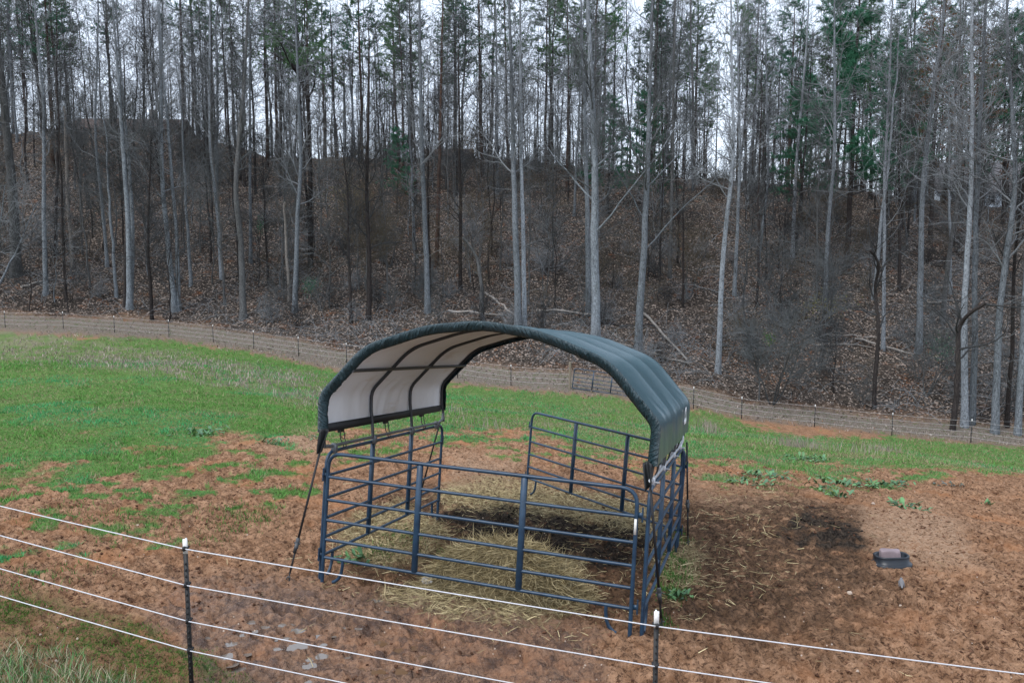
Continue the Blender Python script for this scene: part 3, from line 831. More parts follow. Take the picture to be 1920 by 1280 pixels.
SEC = [(-200, 330, 'behind the long brown-roofed house on the left ridge'), (330, 620, 'on the ridge between the brown-roofed house and the twisted pine'), (620, 900, 'on the ridge above the left half of the canopy'), (900, 1200, 'on the ridge above the canopy peak'),
       (1200, 1480, 'on the ridge above the canopy shoulder'), (1480, 1720, 'on the ridge behind the tall green pine'), (1720, 2200, 'on the slope around the pale house at the right')]
def sec(px):
    for a, b, s in SEC:
        if a <= px < b: return s
    return SEC[-1][2]
def scatter(n, lo, hi, mind, pxr=(-160, 2080), avoid=None):
    pts = []; tries = 0
    while len(pts) < n and tries < n * 60:
        tries += 1
        px = random.uniform(*pxr); Y = random.uniform(lo, hi)
        x = (px - CX) / F * Y
        if all((x - a) ** 2 + (Y - b) ** 2 > mind ** 2 for a, b, _ in pts): pts.append((x, Y, px))
    return pts
def in_house(x, y): return (abs(x + 54) < 9 and 104 < y < 117) or (68 < x < 92 and 100 < y < 137) or (abs(x + 8.6) < 4.2 and 103 < y < 112)
for x, y, px in scatter(150, 84, 128, 1.5):
    if in_house(x, y): continue
    k = random.choice([0, 0, 1, 2, 2, 3, 4])
    tone = {0: 'tall dark', 1: 'grey-brown', 2: 'slim dark', 3: 'pale grey', 4: 'thin grey-brown'}[k]
    place(RB[k], x, y, random.uniform(.85, 1.15), random.uniform(0, 6.28), f'{tone} bare tree {sec(px)}', f'{tone} bare trees {sec(px)}', 'RB%d' % k)
for x, y, px in scatter(74, 86, 124, 2.2):
    if in_house(x, y): continue
    k = random.choice([0, 0, 1, 2])
    kind = 'olive-crowned' if k != 1 else 'dark green'
    place(RP[k], x, y, random.uniform(.85, 1.15), random.uniform(0, 6.28), f'{kind} pine {sec(px)}', f'{kind} pines {sec(px)}', 'RP%d' % k)
SL = [(-200, 500, 'left part of the leafy slope'), (500, 900, 'leafy slope left of the canopy peak'), (900, 1300, 'leafy slope right of the canopy peak'), (1300, 2200, 'right part of the leafy slope')]
def slo(px):
    for a, b, s in SL:
        if a <= px < b: return s
    return SL[-1][2]
for x, y, px in scatter(112, 60, 92, 1.6):
    k = random.choice([2, 2, 4, 4, 0, 3])
    tone = {0: 'dark', 2: 'slim dark', 3: 'pale grey', 4: 'thin grey-brown'}[k]
    place(RB[k], x, y, random.uniform(.55, .95), random.uniform(0, 6.28), f'{tone} bare tree among others on the {slo(px)}', f'{tone} bare trees on the {slo(px)}', 'RB%d' % k)
# green pines that stand out
for px, py, k, s, lab in ((1588, 500, 0, 1.12, 'tall full dark green pine, the greenest tree of the woods'), (1500, 440, 1, .72, 'small green pine left of the tall full pine'), (1140, 400, 1, .62, 'green pine behind the stout forking trunk'),
                          (1215, 420, 1, .66, 'green pine behind the limbed pale trunk'), (1880, 420, 0, .95, 'dark pine overhanging the pale house'), (1690, 430, 0, .8, 'dark pine right of the tall full pine'), (745, 400, 1, .42, 'low green pine on the slope above the brown brush')):
    p = hit(px, py); place(WP[k], p[0], p[1], s, random.uniform(0, 6.28), lab, None, 'WP%d' % k)
for px, py, s, lab in ((1745, 450, 1.0, 'pine with rust-brown dead needles left of the pale house'), (1830, 470, .9, 'smaller pine with rust-brown needles in front of the pale house roof')):
    p = hit(px, py); place(WB, p[0], p[1], s, random.uniform(0, 6.28), lab, None, 'WB')
# the twisted pine
g = np.random.default_rng(77)
b = hit(582, 500); Y = b[1]
P = smooth_path(np.array([b - [0, 0, .3]] + [at(*q, Y) for q in ((582, 400), (581, 260), (577, 180), (562, 145), (545, 118))]) - b, 24)
R = taper(24, 4.8 / F * Y, .5)
t = thing('twisted_pine', 'dark twisted pine with a lopsided flat green top on the left slope', 'tree', Matrix.Translation(b))
paths = [(P, R, 9)]; lbs = []
for pp in (((577, 180), (560, 140), (530, 110), (490, 88)), ((578, 185), (592, 165), (597, 140), (590, 110)), ((562, 145), (545, 118), (540, 90), (520, 74)), ((581, 190), (570, 165), (570, 130), (575, 80))):
    q = smooth_path(np.array([at(*k, Y + g.normal() * .0) for k in pp]) - b, 10); q[:, 1] += np.linspace(0, g.normal() * 1.5, 10)
    rp = R[18] * .6 * (1 - .7 * np.linspace(0, 1, 10)); paths.append((q, rp, 6)); lbs.append((q, rp))
obj('trunk', trunk_mesh(paths), m_dark, t)
q = np.array([a for a, _ in lbs]); rq = np.array([c for _, c in lbs])
b1, r1 = grow(g, q, rq, 9, .35, 1, (.8, 2.4), (.5, 1.2), 6, .12, .02, .5, .03, .01, .3)
b2, r2 = grow(g, b1, r1, 6, .3, 1, (.4, .9), (.5, 1.1), 4, .12, .02, .5, .012, .007, .5)
cr = obj('crown', crown_mesh([(b1, r1, 4), (b2, r2, 3)]), m_twigd, t)
bm_ = MB(); V, T = needles(g, b2[: len(b2) * 2 // 3], None, 8, .2, .013); bm_.add(V, None, T); obj('needles', bm_.mesh('needles', False), m_needy, cr, kind='stuff')

# ---- the wood goes on behind the ridge: one far mass
g = np.random.default_rng(881); bT, bC = MB(), MB()
for q in range(330):
    Y = g.uniform(122, 185); px = g.uniform(-200, 2120); x = (px - CX) / F * Y; z = gz(x, Y); h = g.uniform(20, 27)
    u = np.linspace(0, 1, 7); P = np.c_[x + np.cumsum(g.normal(size=7) * .12), np.full(7, Y), z + u * h]; R = .16 * g.uniform(.6, 1.3) * (1 - .8 * u)
    bT.tube(P, R, 4, False)
    b1, r1 = grow(g, P[None], R[None], 14, .3, 1, (1.5, 4.5), (.5, 1.1), 5, .12, .1, .5, .06, .02, .3)
    b2, r2 = grow(g, b1, r1, 8, .2, 1, (.8, 2.2), (.4, 1), 3, .15, .04, .55, .025, .014, .5)
    for a_, c_ in ((b1, r1), (b2, r2)):
        V, q_ = tubes(a_, c_, 3); bC.add(V, q_)
for q in range(330):
    Y = g.uniform(97, 122); px = g.uniform(-120, 2040); x = (px - CX) / F * Y
    if in_house(x, Y) or (-66 < x < -42 and Y < 108): continue
    z = gz(x, Y); n_ = 6; h = g.uniform(1.2, 5.5)
    dd = nrm(np.c_[g.normal(size=(n_, 2)) * .38, np.ones(n_)]); u = np.linspace(0, 1, 5)
    P = np.array([x, Y, z - .1]) + dd[:, None] * (u[None, :, None] * h * g.uniform(.6, 1, (n_, 1, 1))); P[:, 1:, :2] += np.cumsum(g.normal(size=(n_, 4, 2)) * .12, 1)
    R = np.full((n_, 1), .022) * (1 - .6 * u)[None]
    b1, r1 = grow(g, P, R, 7, .15, 1, (.4, 1.6), (.4, 1.1), 4, .2, .04, .6, .012, .009, .5)
    for a_, c_ in ((P, R), (b1, r1)):
        V, q_ = tubes(a_, c_, 3); bC.add(V, q_)
o = obj('far_woods', bT.mesh('far_woods'), m_dark, kind='stuff')
o2 = obj('twigs', bC.mesh('twigs'), m_twigd, o, kind='stuff')

# ---- saplings, brush, small trees
def proto_sapling(seed, h, r0, mt, mtw, name, label, n1, spread, stems=1, n2=5, n3=2, cat='sapling', lo=.2):
    g = np.random.default_rng(seed)
    paths, lv = [], []
    for s in range(stems):
        u = np.linspace(0, 1, 12)[:, None]
        d = np.array([g.normal(), g.normal(), 0]) * (.0 if stems == 1 else .42)
        hh = h * g.uniform(.75, 1)
        P = np.c_[np.zeros((12, 2)), u * hh - .15] + d * (u ** .8) * hh * .6 + np.c_[np.cumsum(g.normal(size=(12, 2)) * .035 * h / 4, 0), np.zeros(12)]
        P -= P[0] * [1, 1, 0]
        R = r0 * (1 - .8 * u[:, 0])
        paths.append((P, R, 6))
        b1, r1 = grow(g, P[None], R[None], n1, lo, .98, (spread * .5, spread), (.6, 1.2), 7, .14, .05, .55, .03, .008, .3)
        b2, r2 = grow(g, b1, r1, n2, .15, 1, (spread * .3, spread * .75), (.4, 1.), 5, .2, .03, .6, .014, .010, .5)
        b3, r3 = grow(g, b2, r2, n3, .15, 1, (.2, .7), (.4, 1.), 4, .22, .02, .65, .011, .009, .75)
        lv += [(b1, r1, 4), (b2, r2, 3), (b3, r3, 3)]
    t = thing(name, label, cat)
    obj('trunk' if cat != 'shrub' else 'stems', trunk_mesh(paths), mt, t)
    obj('crown' if cat != 'shrub' else 'twigs', crown_mesh(lv), mtw, t)
    return t
SAP = [proto_sapling(400 + i, h, r, mt, mw, 'sapling', 'sapling', n1, sp) for i, (h, r, mt, mw, n1, sp) in enumerate([(8, .05, m_mid, m_twig, 16, 1.8), (6, .04, m_dark, m_twigd, 14, 1.6), (9, .055, m_mid, m_twigb, 20, 2.2), (5, .035, m_grey, m_twigl, 14, 1.5)])]
SHR = [proto_sapling(420 + i, h, r, mt, mw, 'bare_shrub', 'shrub', n1, sp, st, 3, 1, 'shrub', .1) for i, (h, r, mt, mw, n1, sp, st) in enumerate([(2.6, .022, m_mid, m_twig, 7, 1.2, 6), (2.0, .018, m_dark, m_twigd, 7, 1.1, 6), (3.2, .025, m_mid, m_twigb, 8, 1.4, 5), (1.5, .015, m_mid, m_twigl, 6, .9, 6)])]
for x, y, px in scatter(210, 58, 102, 1.2):
    k = random.choice([0, 1, 1, 2, 3])
    tone = ['grey', 'dark', 'brown', 'pale'][k]
    place(SAP[k], x, y, random.uniform(.75, 1.8), random.uniform(0, 6.28), f'{tone} twiggy sapling on the {slo(px)}', f'{tone} saplings on the {slo(px)}', 'SAP%d' % k)
for x, y, px in scatter(75, 93, 106, 1.0):
    if in_house(x, y) or 120 < px < 350: continue
    k = random.choice([0, 1, 1, 2])
    tone = ['grey', 'dark', 'brown', 'pale'][k]
    place(SAP[k], x, y, random.uniform(.45, .9), random.uniform(0, 6.28), f'{tone} brushy sapling {sec(px)}', f'{tone} saplings {sec(px)}', 'SAP%d' % k)
def foot_y(px): return float(np.interp(px, [-200, 0, 320, 640, 960, 1280, 1600, 1920, 2200], [62, 61.5, 60, 56, 52, 48, 45.5, 44, 43.5]))
for x, y, px in scatter(45, 89, 101, 1.2):
    if in_house(x, y): continue
    k = random.choice([0, 1, 2, 0])
    tone = ['grey', 'dark', 'brown', 'low pale'][k]
    place(SHR[k], x, y, random.uniform(.9, 1.5), random.uniform(0, 6.28), f'{tone} leafless brush {sec(px)}', f'{tone} leafless brush {sec(px)}', 'SHR%d' % k)
n = 0
for x, y, px in scatter(270, 0, 30, .1):
    Y = foot_y(px) + (y ** 1.2) * .75
    x = (px - CX) / F * Y
    k = random.choice([0, 1, 2, 3, 0])
    if px < 500 and random.random() < .45: continue
    tone = ['grey', 'dark', 'brown', 'low pale'][k]
    place(SHR[k], x, Y, random.uniform(.6, 1.2), random.uniform(0, 6.28), f'{tone} leafless shrub on the {slo(px)}', f'{tone} leafless shrubs on the {slo(px)}', 'SHR%d' % k)
# small trees that stand out at the woodland edge
SMALL = [('multi-stemmed small grey tree with a wide twiggy head by the right fence', (1448, 758), 5.6, .055, 4, m_mid, m_twig, 9, 2.6), ('single-stemmed small grey tree left of the multi-stemmed one', (1423, 750), 4.6, .06, 1, m_mid, m_twig, 13, 2.2),
         ('small black crooked tree with level upper limbs on the right bank', (1565, 738), 4.0, .07, 1, m_dark, m_twigd, 10, 2.3), ('pale-budded small tree with yellow-green twig tips on the right slope', (1530, 640), 7, .06, 3, m_mid, m_twig, 10, 2.4),
         ('brown hazy understory tree left of the canopy peak', (690, 560), 9.5, .09, 3, m_mid, m_twigb, 12, 3.2), ('brown twiggy understory tree right behind the first hazy one', (730, 500), 8.5, .08, 3, m_mid, m_twigb, 12, 3.0),
         ('grey brushy understory tree between the two pale pairs', (880, 520), 7, .06, 2, m_mid, m_twigl, 11, 2.8), ('grey brushy understory tree in front of the close pair', (1020, 560), 7, .06, 2, m_mid, m_twigl, 11, 2.8),
         ('leaning bare tree with long pale twigs reaching in at the left edge', (-25, 560), 9, .12, 2, m_grey, m_twigl, 14, 4.2), ('brown understory tree behind the canopy shoulder', (1290, 560), 7, .06, 3, m_mid, m_twigb, 10, 2.6),
         ('grey understory tree halfway between slope foot and the whitest trunk', (1440, 620), 7.5, .07, 2, m_mid, m_twig, 12, 3.0), ('twiggy grey tree at the slope foot below the light smooth trunk', (1735, 742), 5, .05, 3, m_mid, m_twig, 9, 2.4)]
for i, (lab, bp, h, r, st, mt, mw, n1, sp) in enumerate(SMALL):
    p = hit(*bp)
    t = proto_sapling(500 + i, h, r, mt, mw, 'small_tree', lab, n1, sp, st, 7, 6, 'tree', .25)
    t.matrix_world = Matrix.Translation(p)
# buds on the yellow-green tree, and a cedar seedling or two
def leafball(name, label, px, py, h, rad, n, mat, cat='shrub'):
    p = hit(px, py); g = np.random.default_rng(int(px))
    t = thing(name, label, cat, Matrix.Translation(p))
    b = MB(); b.tube([(0, 0, -.1), (.02, .01, h * .5), (0, .03, h)], [.03, .02, .008], 6); obj('trunk', b.mesh('trunk'), m_dark, t)
    c = g.normal(size=(n, 3)) * [rad * .5, rad * .5, h * .2] + [0, 0, h * .62]
    d = nrm(g.normal(size=(n, 3)) + [0, 0, .4]) * .16; s = nrm(np.cross(d, g.normal(size=(n, 3)))) * .025
    V = np.stack([c - s, c + s, c + d], 1).reshape(-1, 3)
    obj('crown', mesh_np('crown', V, None, np.arange(3 * n).reshape(-1, 3), False), mat, t, kind='stuff')
m_fresh = m_needle('fresh_green_leaves', (.03, .10, .02), (.10, .24, .05)); m_yel = m_needle('yellow_green_buds', (.12, .13, .03), (.30, .28, .08))
leafball('evergreen_seedling', 'bright green leafy tuft on the grey small tree at the right bank', 1443, 655, 1.2, .45, 260, m_fresh)
leafball('evergreen_seedling', 'low dark evergreen seedling on the left slope foot', 583, 560, 1.6, .7, 500, m_need)
leafball('evergreen_seedling', 'small evergreen seedling beside the slim trunk on the left slope', 489, 450, 2.2, .45, 300, m_need)
leafball('budding_shrub', 'yellow-green budding shrub on the right slope', 1545, 610, 2.6, 1.8, 420, m_yel)
leafball('budding_shrub', 'olive budding shrub above the brown hazy trees', 645, 400, 3.0, 2.2, 420, m_yel)
leafball('evergreen_seedling', 'dark cedar bush beside the dark crooked-limbed trunk at the right', 1765, 690, 2.2, .9, 500, m_need)

# ---- fallen logs
m_log = m_bark('grey_fallen_wood', (.17, .155, .14), (.42, .385, .345), .2)
LOGS = [('pale fallen log leaning downslope left of the close pair', (910, 550), (966, 592), .10), ('grey log lying level behind the canopy peak', (840, 584), (944, 592), .09), ('grey log lying level between the close pair and the forking trunk', (1005, 583), (1142, 592), .10),
        ('dark log behind the canopy shoulder', (1090, 612), (1232, 614), .09), ('pale log pointing downslope right of the limbed trunk', (1206, 588), (1288, 676), .11), ('long grey log on the bank behind the canopy corner', (1142, 642), (1292, 684), .10),
        ('pale log lying level on the right bank', (1526, 649), (1632, 652), .08), ('pale log slanting across the right bank', (1603, 636), (1714, 667), .09), ('upper thin log on the right bank', (1520, 631), (1674, 635), .07),
        ('short log on the left slope foot', (40, 541), (96, 524), .12), ('small fallen branch right of the short left log', (174, 541), (206, 523), .06), ('short pale log upslope at the right', (1735, 570), (1765, 568), .1)]
for i, (lab, a, c, r) in enumerate(LOGS):
    g = np.random.default_rng(600 + i); A, B = hit(*a), hit(*c)
    u = np.linspace(0, 1, 9)[:, None]; P = A * (1 - u) + B * u
    P[:, 2] = np.maximum(P[:, 2], Hf(P[:, 0], P[:, 1]) - .02) + r * .8; P += g.normal(size=P.shape) * .04
    R = r * (1 - .45 * u[:, 0]); c0_ = P[0].copy(); P = P - c0_
    t = thing('fallen_log', lab, 'log', Matrix.Translation(c0_))
    obj('trunk', trunk_mesh([(P, R, 8)]), m_dark if 'dark' in lab else m_log, t)
    b1, r1 = grow(g, P[None], R[None], 5, .3, .95, (.4, 1.3), (.5, 1.2), 5, .12, .06, .4, .03, .012, .3)
    obj('limb', crown_mesh([(b1, r1, 5)], 'limb'), m_twigl, t)

# ------------------------------------------------------------------ stuff: fallen leaves, grass, dry stalks
def sample(n, rlo, rhi, amax=41):
    a = np.radians(rng.uniform(-amax, amax, n)); r = np.exp(rng.uniform(math.log(rlo), math.log(rhi), n))
    return r * np.sin(a), r * np.cos(a)
def on_ground(x, y): return Hf(x, y)

x, y = sample(240000, 40, 112); zz = on_ground(x, y); zo = zones(x, y, H0(x, y))
ke = (rng.random(len(x)) < zo['litter'] * .95 + zo['strip'] * .10) & (fbm(x * .22, y * .22, 76) * 1.1 + fbm(x * .9, y * .9, 77) * .5 + rng.random(len(x)) * .45 > 1.0)
x, y, zz = x[ke], y[ke], zz[ke]; n = len(x)
sz = rng.uniform(.035, .085, n)[:, None]
nr_ = nrm(rng.normal(size=(n, 3)) * .55 + [0, -.25, 1]); t1 = nrm(np.cross(nr_, rng.normal(size=(n, 3)))) * sz; t2 = nrm(np.cross(nr_, t1)) * sz * .62
c = np.c_[x, y, zz + .03 + rng.random(n) * .04]
V = np.stack([c - t1, c - t2, c + t1, c + t2], 1).reshape(-1, 3)
k = rng.random(n)[:, None]; orange = (fbm(x * .22, y * .22, 81) > .6)[:, None] & (rng.random(n) < .5)[:, None]
tint = np.where(k < .6, [.08, .062, .050], np.where(k < .9, [.17, .138, .115], [.36, .31, .27])) * rng.uniform(.6, 1.2, (n, 1))
tint = np.where(orange, np.array([.22, .12, .072]) * rng.uniform(.6, 1.2, (n, 1)), tint)
me = mesh_np('fallen_leaves', V, np.arange(4 * n).reshape(-1, 4), None, False); col_attr(me, 'tint', np.repeat(tint, 4, 0))
obj('fallen_leaves', me, m_tint('dry_leaves'), kind='stuff')

# thin fallen sticks and arching brambles over the slope
x, y = sample(15000, 41, 104); zo = zones(x, y, H0(x, y)); ke = rng.random(len(x)) < zo['litter'] * sstep(.35, .6, fbm(x * .2, y * .2, 83)); x, y = x[ke], y[ke]; n = len(x)
q = np.linspace(0, 1, 6)[None]; az = rng.uniform(0, 6.28, (n, 1)); ln = rng.uniform(.6, 3.6, (n, 1)); up = rng.uniform(.02, .9, (n, 1)) * ln
P = np.stack([x[:, None] + np.cos(az) * ln * q, y[:, None] + np.sin(az) * ln * q, Hf(x, y)[:, None] + .03 + up * (q * (1.15 - q) * 2.2) + rng.normal(size=(n, 6)) * .03 * q], -1)
P[:, :, 2] = np.maximum(P[:, :, 2], Hf(P[:, :, 0], P[:, :, 1]) + .01)
V, Q = tubes(P, np.repeat(rng.uniform(.005, .016, (n, 1)), 6, 1) * np.linspace(1, .5, 6), 3)
obj('brambles', mesh_np('brambles', V, Q), m_twigl, kind='stuff')

def blades(name, x, y, h, wd, tint, mat, lean=.5, kind='stuff', zoff=-.01, tri=False):
    n = len(x); zz = on_ground(x, y)
    a = rng.uniform(0, 2 * np.pi, n); ln = rng.uniform(.1, lean, n)
    d = np.c_[np.cos(a) * ln, np.sin(a) * ln, np.ones(n)] * h[:, None]
    b_ = rng.uniform(0, 2 * np.pi, n); s = np.c_[np.cos(b_), np.sin(b_), np.zeros(n)] * wd[:, None]
    p = np.c_[x, y, zz + zoff]
    if tri:
        me = mesh_np(name, np.stack([p - s, p + s, p + d], 1).reshape(-1, 3), None, np.arange(3 * n).reshape(-1, 3), False)
        col_attr(me, 'tint', np.repeat(tint, 3, 0)); return obj(name, me, mat, kind=kind)
    m = p + d * .55 - np.c_[d[:, :2] * .18, np.zeros(n)]
    V = np.stack([p - s, p + s, m + s * .8, m - s * .8, p + d], 1).reshape(-1, 3)
    i = np.arange(n) * 5
    me = mesh_np(name, V, np.stack([i, i + 1, i + 2, i + 3], 1), np.stack([i + 3, i + 2, i + 4], 1), False)
    col_attr(me, 'tint', np.repeat(tint, 5, 0))
    return obj(name, me, mat, kind=kind)
m_blade = m_tint('grass_blades', .7)
x, y = sample(820000, 6.2, 60); zo = zones(x, y, H0(x, y))
ke = rng.random(len(x)) < zo['grass'] * (1 - .6 * zo['dry']) * .9
x, y = x[ke], y[ke]; n = len(x); r = np.hypot(x, y)
hv = fbm(x * .35, y * .35, 91); hv2 = fbm(x * 1.5, y * 1.5, 93)
tuft = sstep(.42, .7, hv2)
fx = np.clip((zo['px'][ke]) / 1920, 0, 1); bl = np.clip(sstep(.40, .56, hv) * (1 - fx * .5) * sstep(52, 34, r), 0, 1)
tint = (np.array([[.10, .235, .052]]) * (1 - bl[:, None]) + np.array([[.055, .27, .10]]) * bl[:, None]) * rng.uniform(.55, 1.3, (n, 1)) * (.75 + .5 * hv2[:, None])
old = rng.random(n) < (.10 + .22 * sstep(.4, .55, fx) + .35 * sstep(.5, .65, fbm(x * .8, y * .8, 95)))
tint = np.where(old[:, None], np.array([.30, .24, .15]) * rng.uniform(.6, 1.2, (n, 1)), tint)
blades('grass', x, y, rng.uniform(.015, .038, n) * (1 + 1.2 * tuft) * (1 + r / 45), .0036 * (1 + r / 14), tint, m_blade, 1.4, tri=True)

# dry stalks: the brown band, the bleached strip along the far fence, and the tall bank grass at the bottom left
x, y = sample(140000, 22, 64); zo = zones(x, y, H0(x, y))
pr = np.clip(zo['dry'] * .6 + zo['strip'] * .6 * sstep(.3, .55, fbm(x * .7, y * .7, 97)), 0, 1)
ke = rng.random(len(x)) < pr; st = zo['strip'][ke]
x, y = x[ke], y[ke]; n = len(x); r = np.hypot(x, y)
tint = (np.array([.36, .295, .255]) * (1 - st[:, None]) + np.array([.30, .255, .215]) * st[:, None]) * rng.uniform(.4, 1.25, (n, 1))
blades('dry_grass', x, y, rng.uniform(.06, .24, n) * (1 - .2 * st), .004 * (1 + r / 14), tint, m_blade, .8)
cl = [(1490, 838, 22, .9), (1290 + 40, 812, 12, .5), (1325, 800, 10, .5), (1660, 845, 14, .4), (1600, 850, 40, .4), (900, 800, 60, .35), (1250, 800, 50, .35), (800, 770, 60, .35)]
xs, ys = [], []
for px, py, sp, d in cl:
    for _ in range(int(260 * d)):
        q = (px + random.gauss(0, sp), py + random.gauss(0, 6)); dd = ray(*q)
        xs.append(q); 
hp = np.array(xs)
base = [hit(px, py) for px, py, _, _ in cl]
x, y = [], []
for (px, py, sp, d), b_ in zip(cl, base):
    m = int(260 * d); x.append(b_[0] + rng.normal(size=m) * sp / F * b_[1]); y.append(b_[1] + rng.normal(size=m) * .5)
x, y = np.concatenate(x), np.concatenate(y); n = len(x)
blades('dry_stalks', x, y, rng.uniform(.12, .5, n), np.full(n, .007), np.array([.34, .28, .24]) * rng.uniform(.5, 1.2, (n, 1)), m_blade, .5)

x = rng.uniform(-6.5, -2.2, 26000); y = rng.uniform(4.0, 7.2, 26000); zo = zones(x, y, H0(x, y))
ed = zo['py'] - (1222 + np.clip(zo['px'], 0, 700) * .30) + (fbm(x * 1.6, y * 1.6, 99) - .5) * 120
ke = (ed > 0) & (rng.random(len(x)) < .9); x, y = x[ke], y[ke]; n = len(x)
gk = rng.random(n) < .55
tint = np.where(gk[:, None], np.array([.10, .23, .08]), np.array([.44, .40, .27])) * rng.uniform(.5, 1.25, (n, 1))
blades('bank_grass', x, y, rng.uniform(.05, .19, n), rng.uniform(.0018, .0034, n), tint, m_blade, 1.1)
# moss and small grass in the wet corner
x = rng.uniform(-8, 0, 220000); y = rng.uniform(5, 12, 220000); zo = zones(x, y, H0(x, y))
ke = rng.random(len(x)) < zo['moss'] * .75 * sstep(.4, .6, fbm(x * 2.6, y * 2.6, 101)); x, y = x[ke], y[ke]; n = len(x)
blades('short_grass', x, y, rng.uniform(.015, .045, n), np.full(n, .005), np.array([.065, .135, .026]) * rng.uniform(.5, 1.5, (n, 1)), m_blade, 1.2, tri=True)

# ------------------------------------------------------------------ corral panels
m_blue = NT('navy_enamel')
v = m_blue.coord('Object'); nn = m_blue.noise(v, 8, 5); ns = m_blue.noise(v, 60, 3, .7)
cc = m_blue.mix(m_blue.ramp(nn, .3, .7), (.010, .030, .058), (.018, .050, .092)); cc = m_blue.mix(m_blue.math('MULTIPLY', m_blue.ramp(ns, .66, .74), .5), cc, (.16, .085, .05))
m_blue = m_blue.fin(cc, .38, 0, .5)
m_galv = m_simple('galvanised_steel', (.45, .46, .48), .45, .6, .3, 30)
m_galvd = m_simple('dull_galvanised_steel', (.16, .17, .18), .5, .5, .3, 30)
m_steel = m_simple('dark_frame_steel', (.055, .06, .065), .45, .3, .3, 20)
m_black = m_simple('black_plastic', (.012, .012, .013), .55, var=.2)
m_white = m_simple('white_print', (.75, .76, .76), .6, var=.08)
m_label = m_simple('sticker_paper', (.66, .65, .6), .6, var=.2, scale=40)
RZ = [1.50, 1.222, .954, .716, .488, .278]
def bend(a, b, c, r, n=6):
    a, b, c = map(np.array, (a, b, c)); u, w_ = nrm(a - b), nrm(c - b)
    p0, p1 = b + u * r, b + w_ * r
    s = np.linspace(0, 1, n)[:, None]
    return (1 - s) ** 2 * p0 + 2 * s * (1 - s) * b + s ** 2 * p1
def panel(label):
    t = thing('corral_panel', label, 'corral panel', None, 'blue tube panels of the pen')
    b = MB()
    pts = np.vstack([[(0.0, 0, -.12)], [(0, 0, .5)], bend((0, 0, 0), (0, 0, RZ[0]), (L, 0, RZ[0]), .17), [(L * .33, 0, RZ[0])], [(L * .66, 0, RZ[0])], bend((0, 0, RZ[0]), (L, 0, RZ[0]), (L, 0, 0), .17), [(L, 0, .5)], [(L, 0, -.12)]])
    b.tube(pts, .0215, 12); obj('frame', b.mesh('frame'), m_blue, t)
    first = None
    for z in RZ[1:]:
        b = MB(); b.tube([(.018, 0, z), (L * .3, 0, z - .004), (L * .7, 0, z - .004), (L - .018, 0, z)], .0185, 10); obj('rail', b.mesh('rail'), m_blue, t)
    for x in (.325, .665):
        b = MB(); b.box((L * x, 0, (RZ[0] + RZ[-1]) / 2 - .008), (.068, .050, RZ[0] - RZ[-1] - .012), bev=.012); obj('stay', b.mesh('stay'), m_blue, t)
    for x, s in ((.26, -1), (L - .26, 1)):
        b = MB(); b.tube([(x, 0, RZ[-1] - .01), (x, 0, .20), (x + s * .012, 0, .12), (x + s * .04, 0, .06), (x + s * .085, 0, .02), (x + s * .12, 0, .005)], .019, 9); obj('leg', b.mesh('leg'), m_blue, t)
    for x, s in ((0, -1), (L, 1)):
        for z in (1.24, .30):
            b = MB(); b.box((x + s * .045, 0, z), (.05, .012, .05)); b.tube([(x + s * .062, 0, z - .07), (x + s * .062, 0, z + .08)], .009, 8); obj('connector', b.mesh('connector', False), m_blue, t)
    return t
R4 = lambda a: Matrix.Rotation(a, 4, 'Z')
pf = panel('blue tube panel across the front of the pen with a sticker on its right post')
pf.matrix_world = CORRAL
b = MB(); b.box((L - .002, -.0225, 1.12), (.026, .004, .16)); obj('sticker', b.mesh('sticker', False), m_label, pf)
pl = dup(pf, CORRAL @ Matrix.Translation((-.055, .04, 0)) @ R4(math.radians(90 + 2.2)), 'blue tube panel along the left side of the pen under the white canopy lining')
pr = dup(pf, CORRAL @ Matrix.Translation((L + .115, .04, 0)) @ R4(math.radians(90 + 1.4)), 'blue tube panel along the right side of the pen seen nearly end-on')
ga = .593
pg = dup(pf, CORRAL @ Matrix.Translation((L + .02, L + .09, 0)) @ R4(math.pi - ga) @ Matrix.Rotation(-math.atan2(.14, L), 4, 'Y'), 'blue tube panel swung open at the back of the pen')
for o in (pr, pg):
    for ch in list(o.children):
        if ch.name.startswith('sticker'): bpy.data.objects.remove(ch)
for ch in pl.children:
    if ch.name.startswith('sticker'): ch.location = (-L + .004, -.02 + .0425 + .0025, -.02)

# ------------------------------------------------------------------ canopy shelter
ARC = [(-.105, 1.745), (-.125, 2.17), (.42, 2.77), (1.18, 3.035), (1.83, 3.115)]
ARC = ARC + [(2 * 1.83 - x, z) for x, z in ARC[-2::-1]]
def arch(n_, off=0.0):
    P = np.array(ARC, float); out_ = [P[0]]
    for i in range(1, len(P) - 1):
        a, b_, c_ = P[i - 1], P[i], P[i + 1]
        r = .11 if i in (1, len(P) - 2) else .20
        u, v_ = nrm(a - b_), nrm(c_ - b_); s = np.linspace(0, 1, 9)[:, None]
        out_ += list((1 - s) ** 2 * (b_ + u * r) + 2 * s * (1 - s) * b_ + s ** 2 * (b_ + v_ * r))
    out_.append(P[-1]); P = np.array(out_)
    s = np.r_[0, np.cumsum(np.linalg.norm(np.diff(P, axis=0), axis=1))]
    u = np.linspace(0, s[-1], n_)
    P = np.stack([np.interp(u, s, P[:, i]) for i in (0, 1)], 1)
    T = nrm(np.gradient(P, axis=0)); N = np.stack([-T[:, 1], T[:, 0]], 1)
    return P + N * off, N, u / s[-1]
HY = [0.0, L / 3, 2 * L / 3, L]
canopy = thing('shelter_canopy', 'arched dark green fabric canopy with pale lining clamped on top of the pen', 'canopy', CORRAL @ Matrix.Translation((1.83, 0, 0)) @ Matrix.Rotation(.10 / L, 4, 'Z') @ Matrix.Translation((-1.81, 0, 0)))
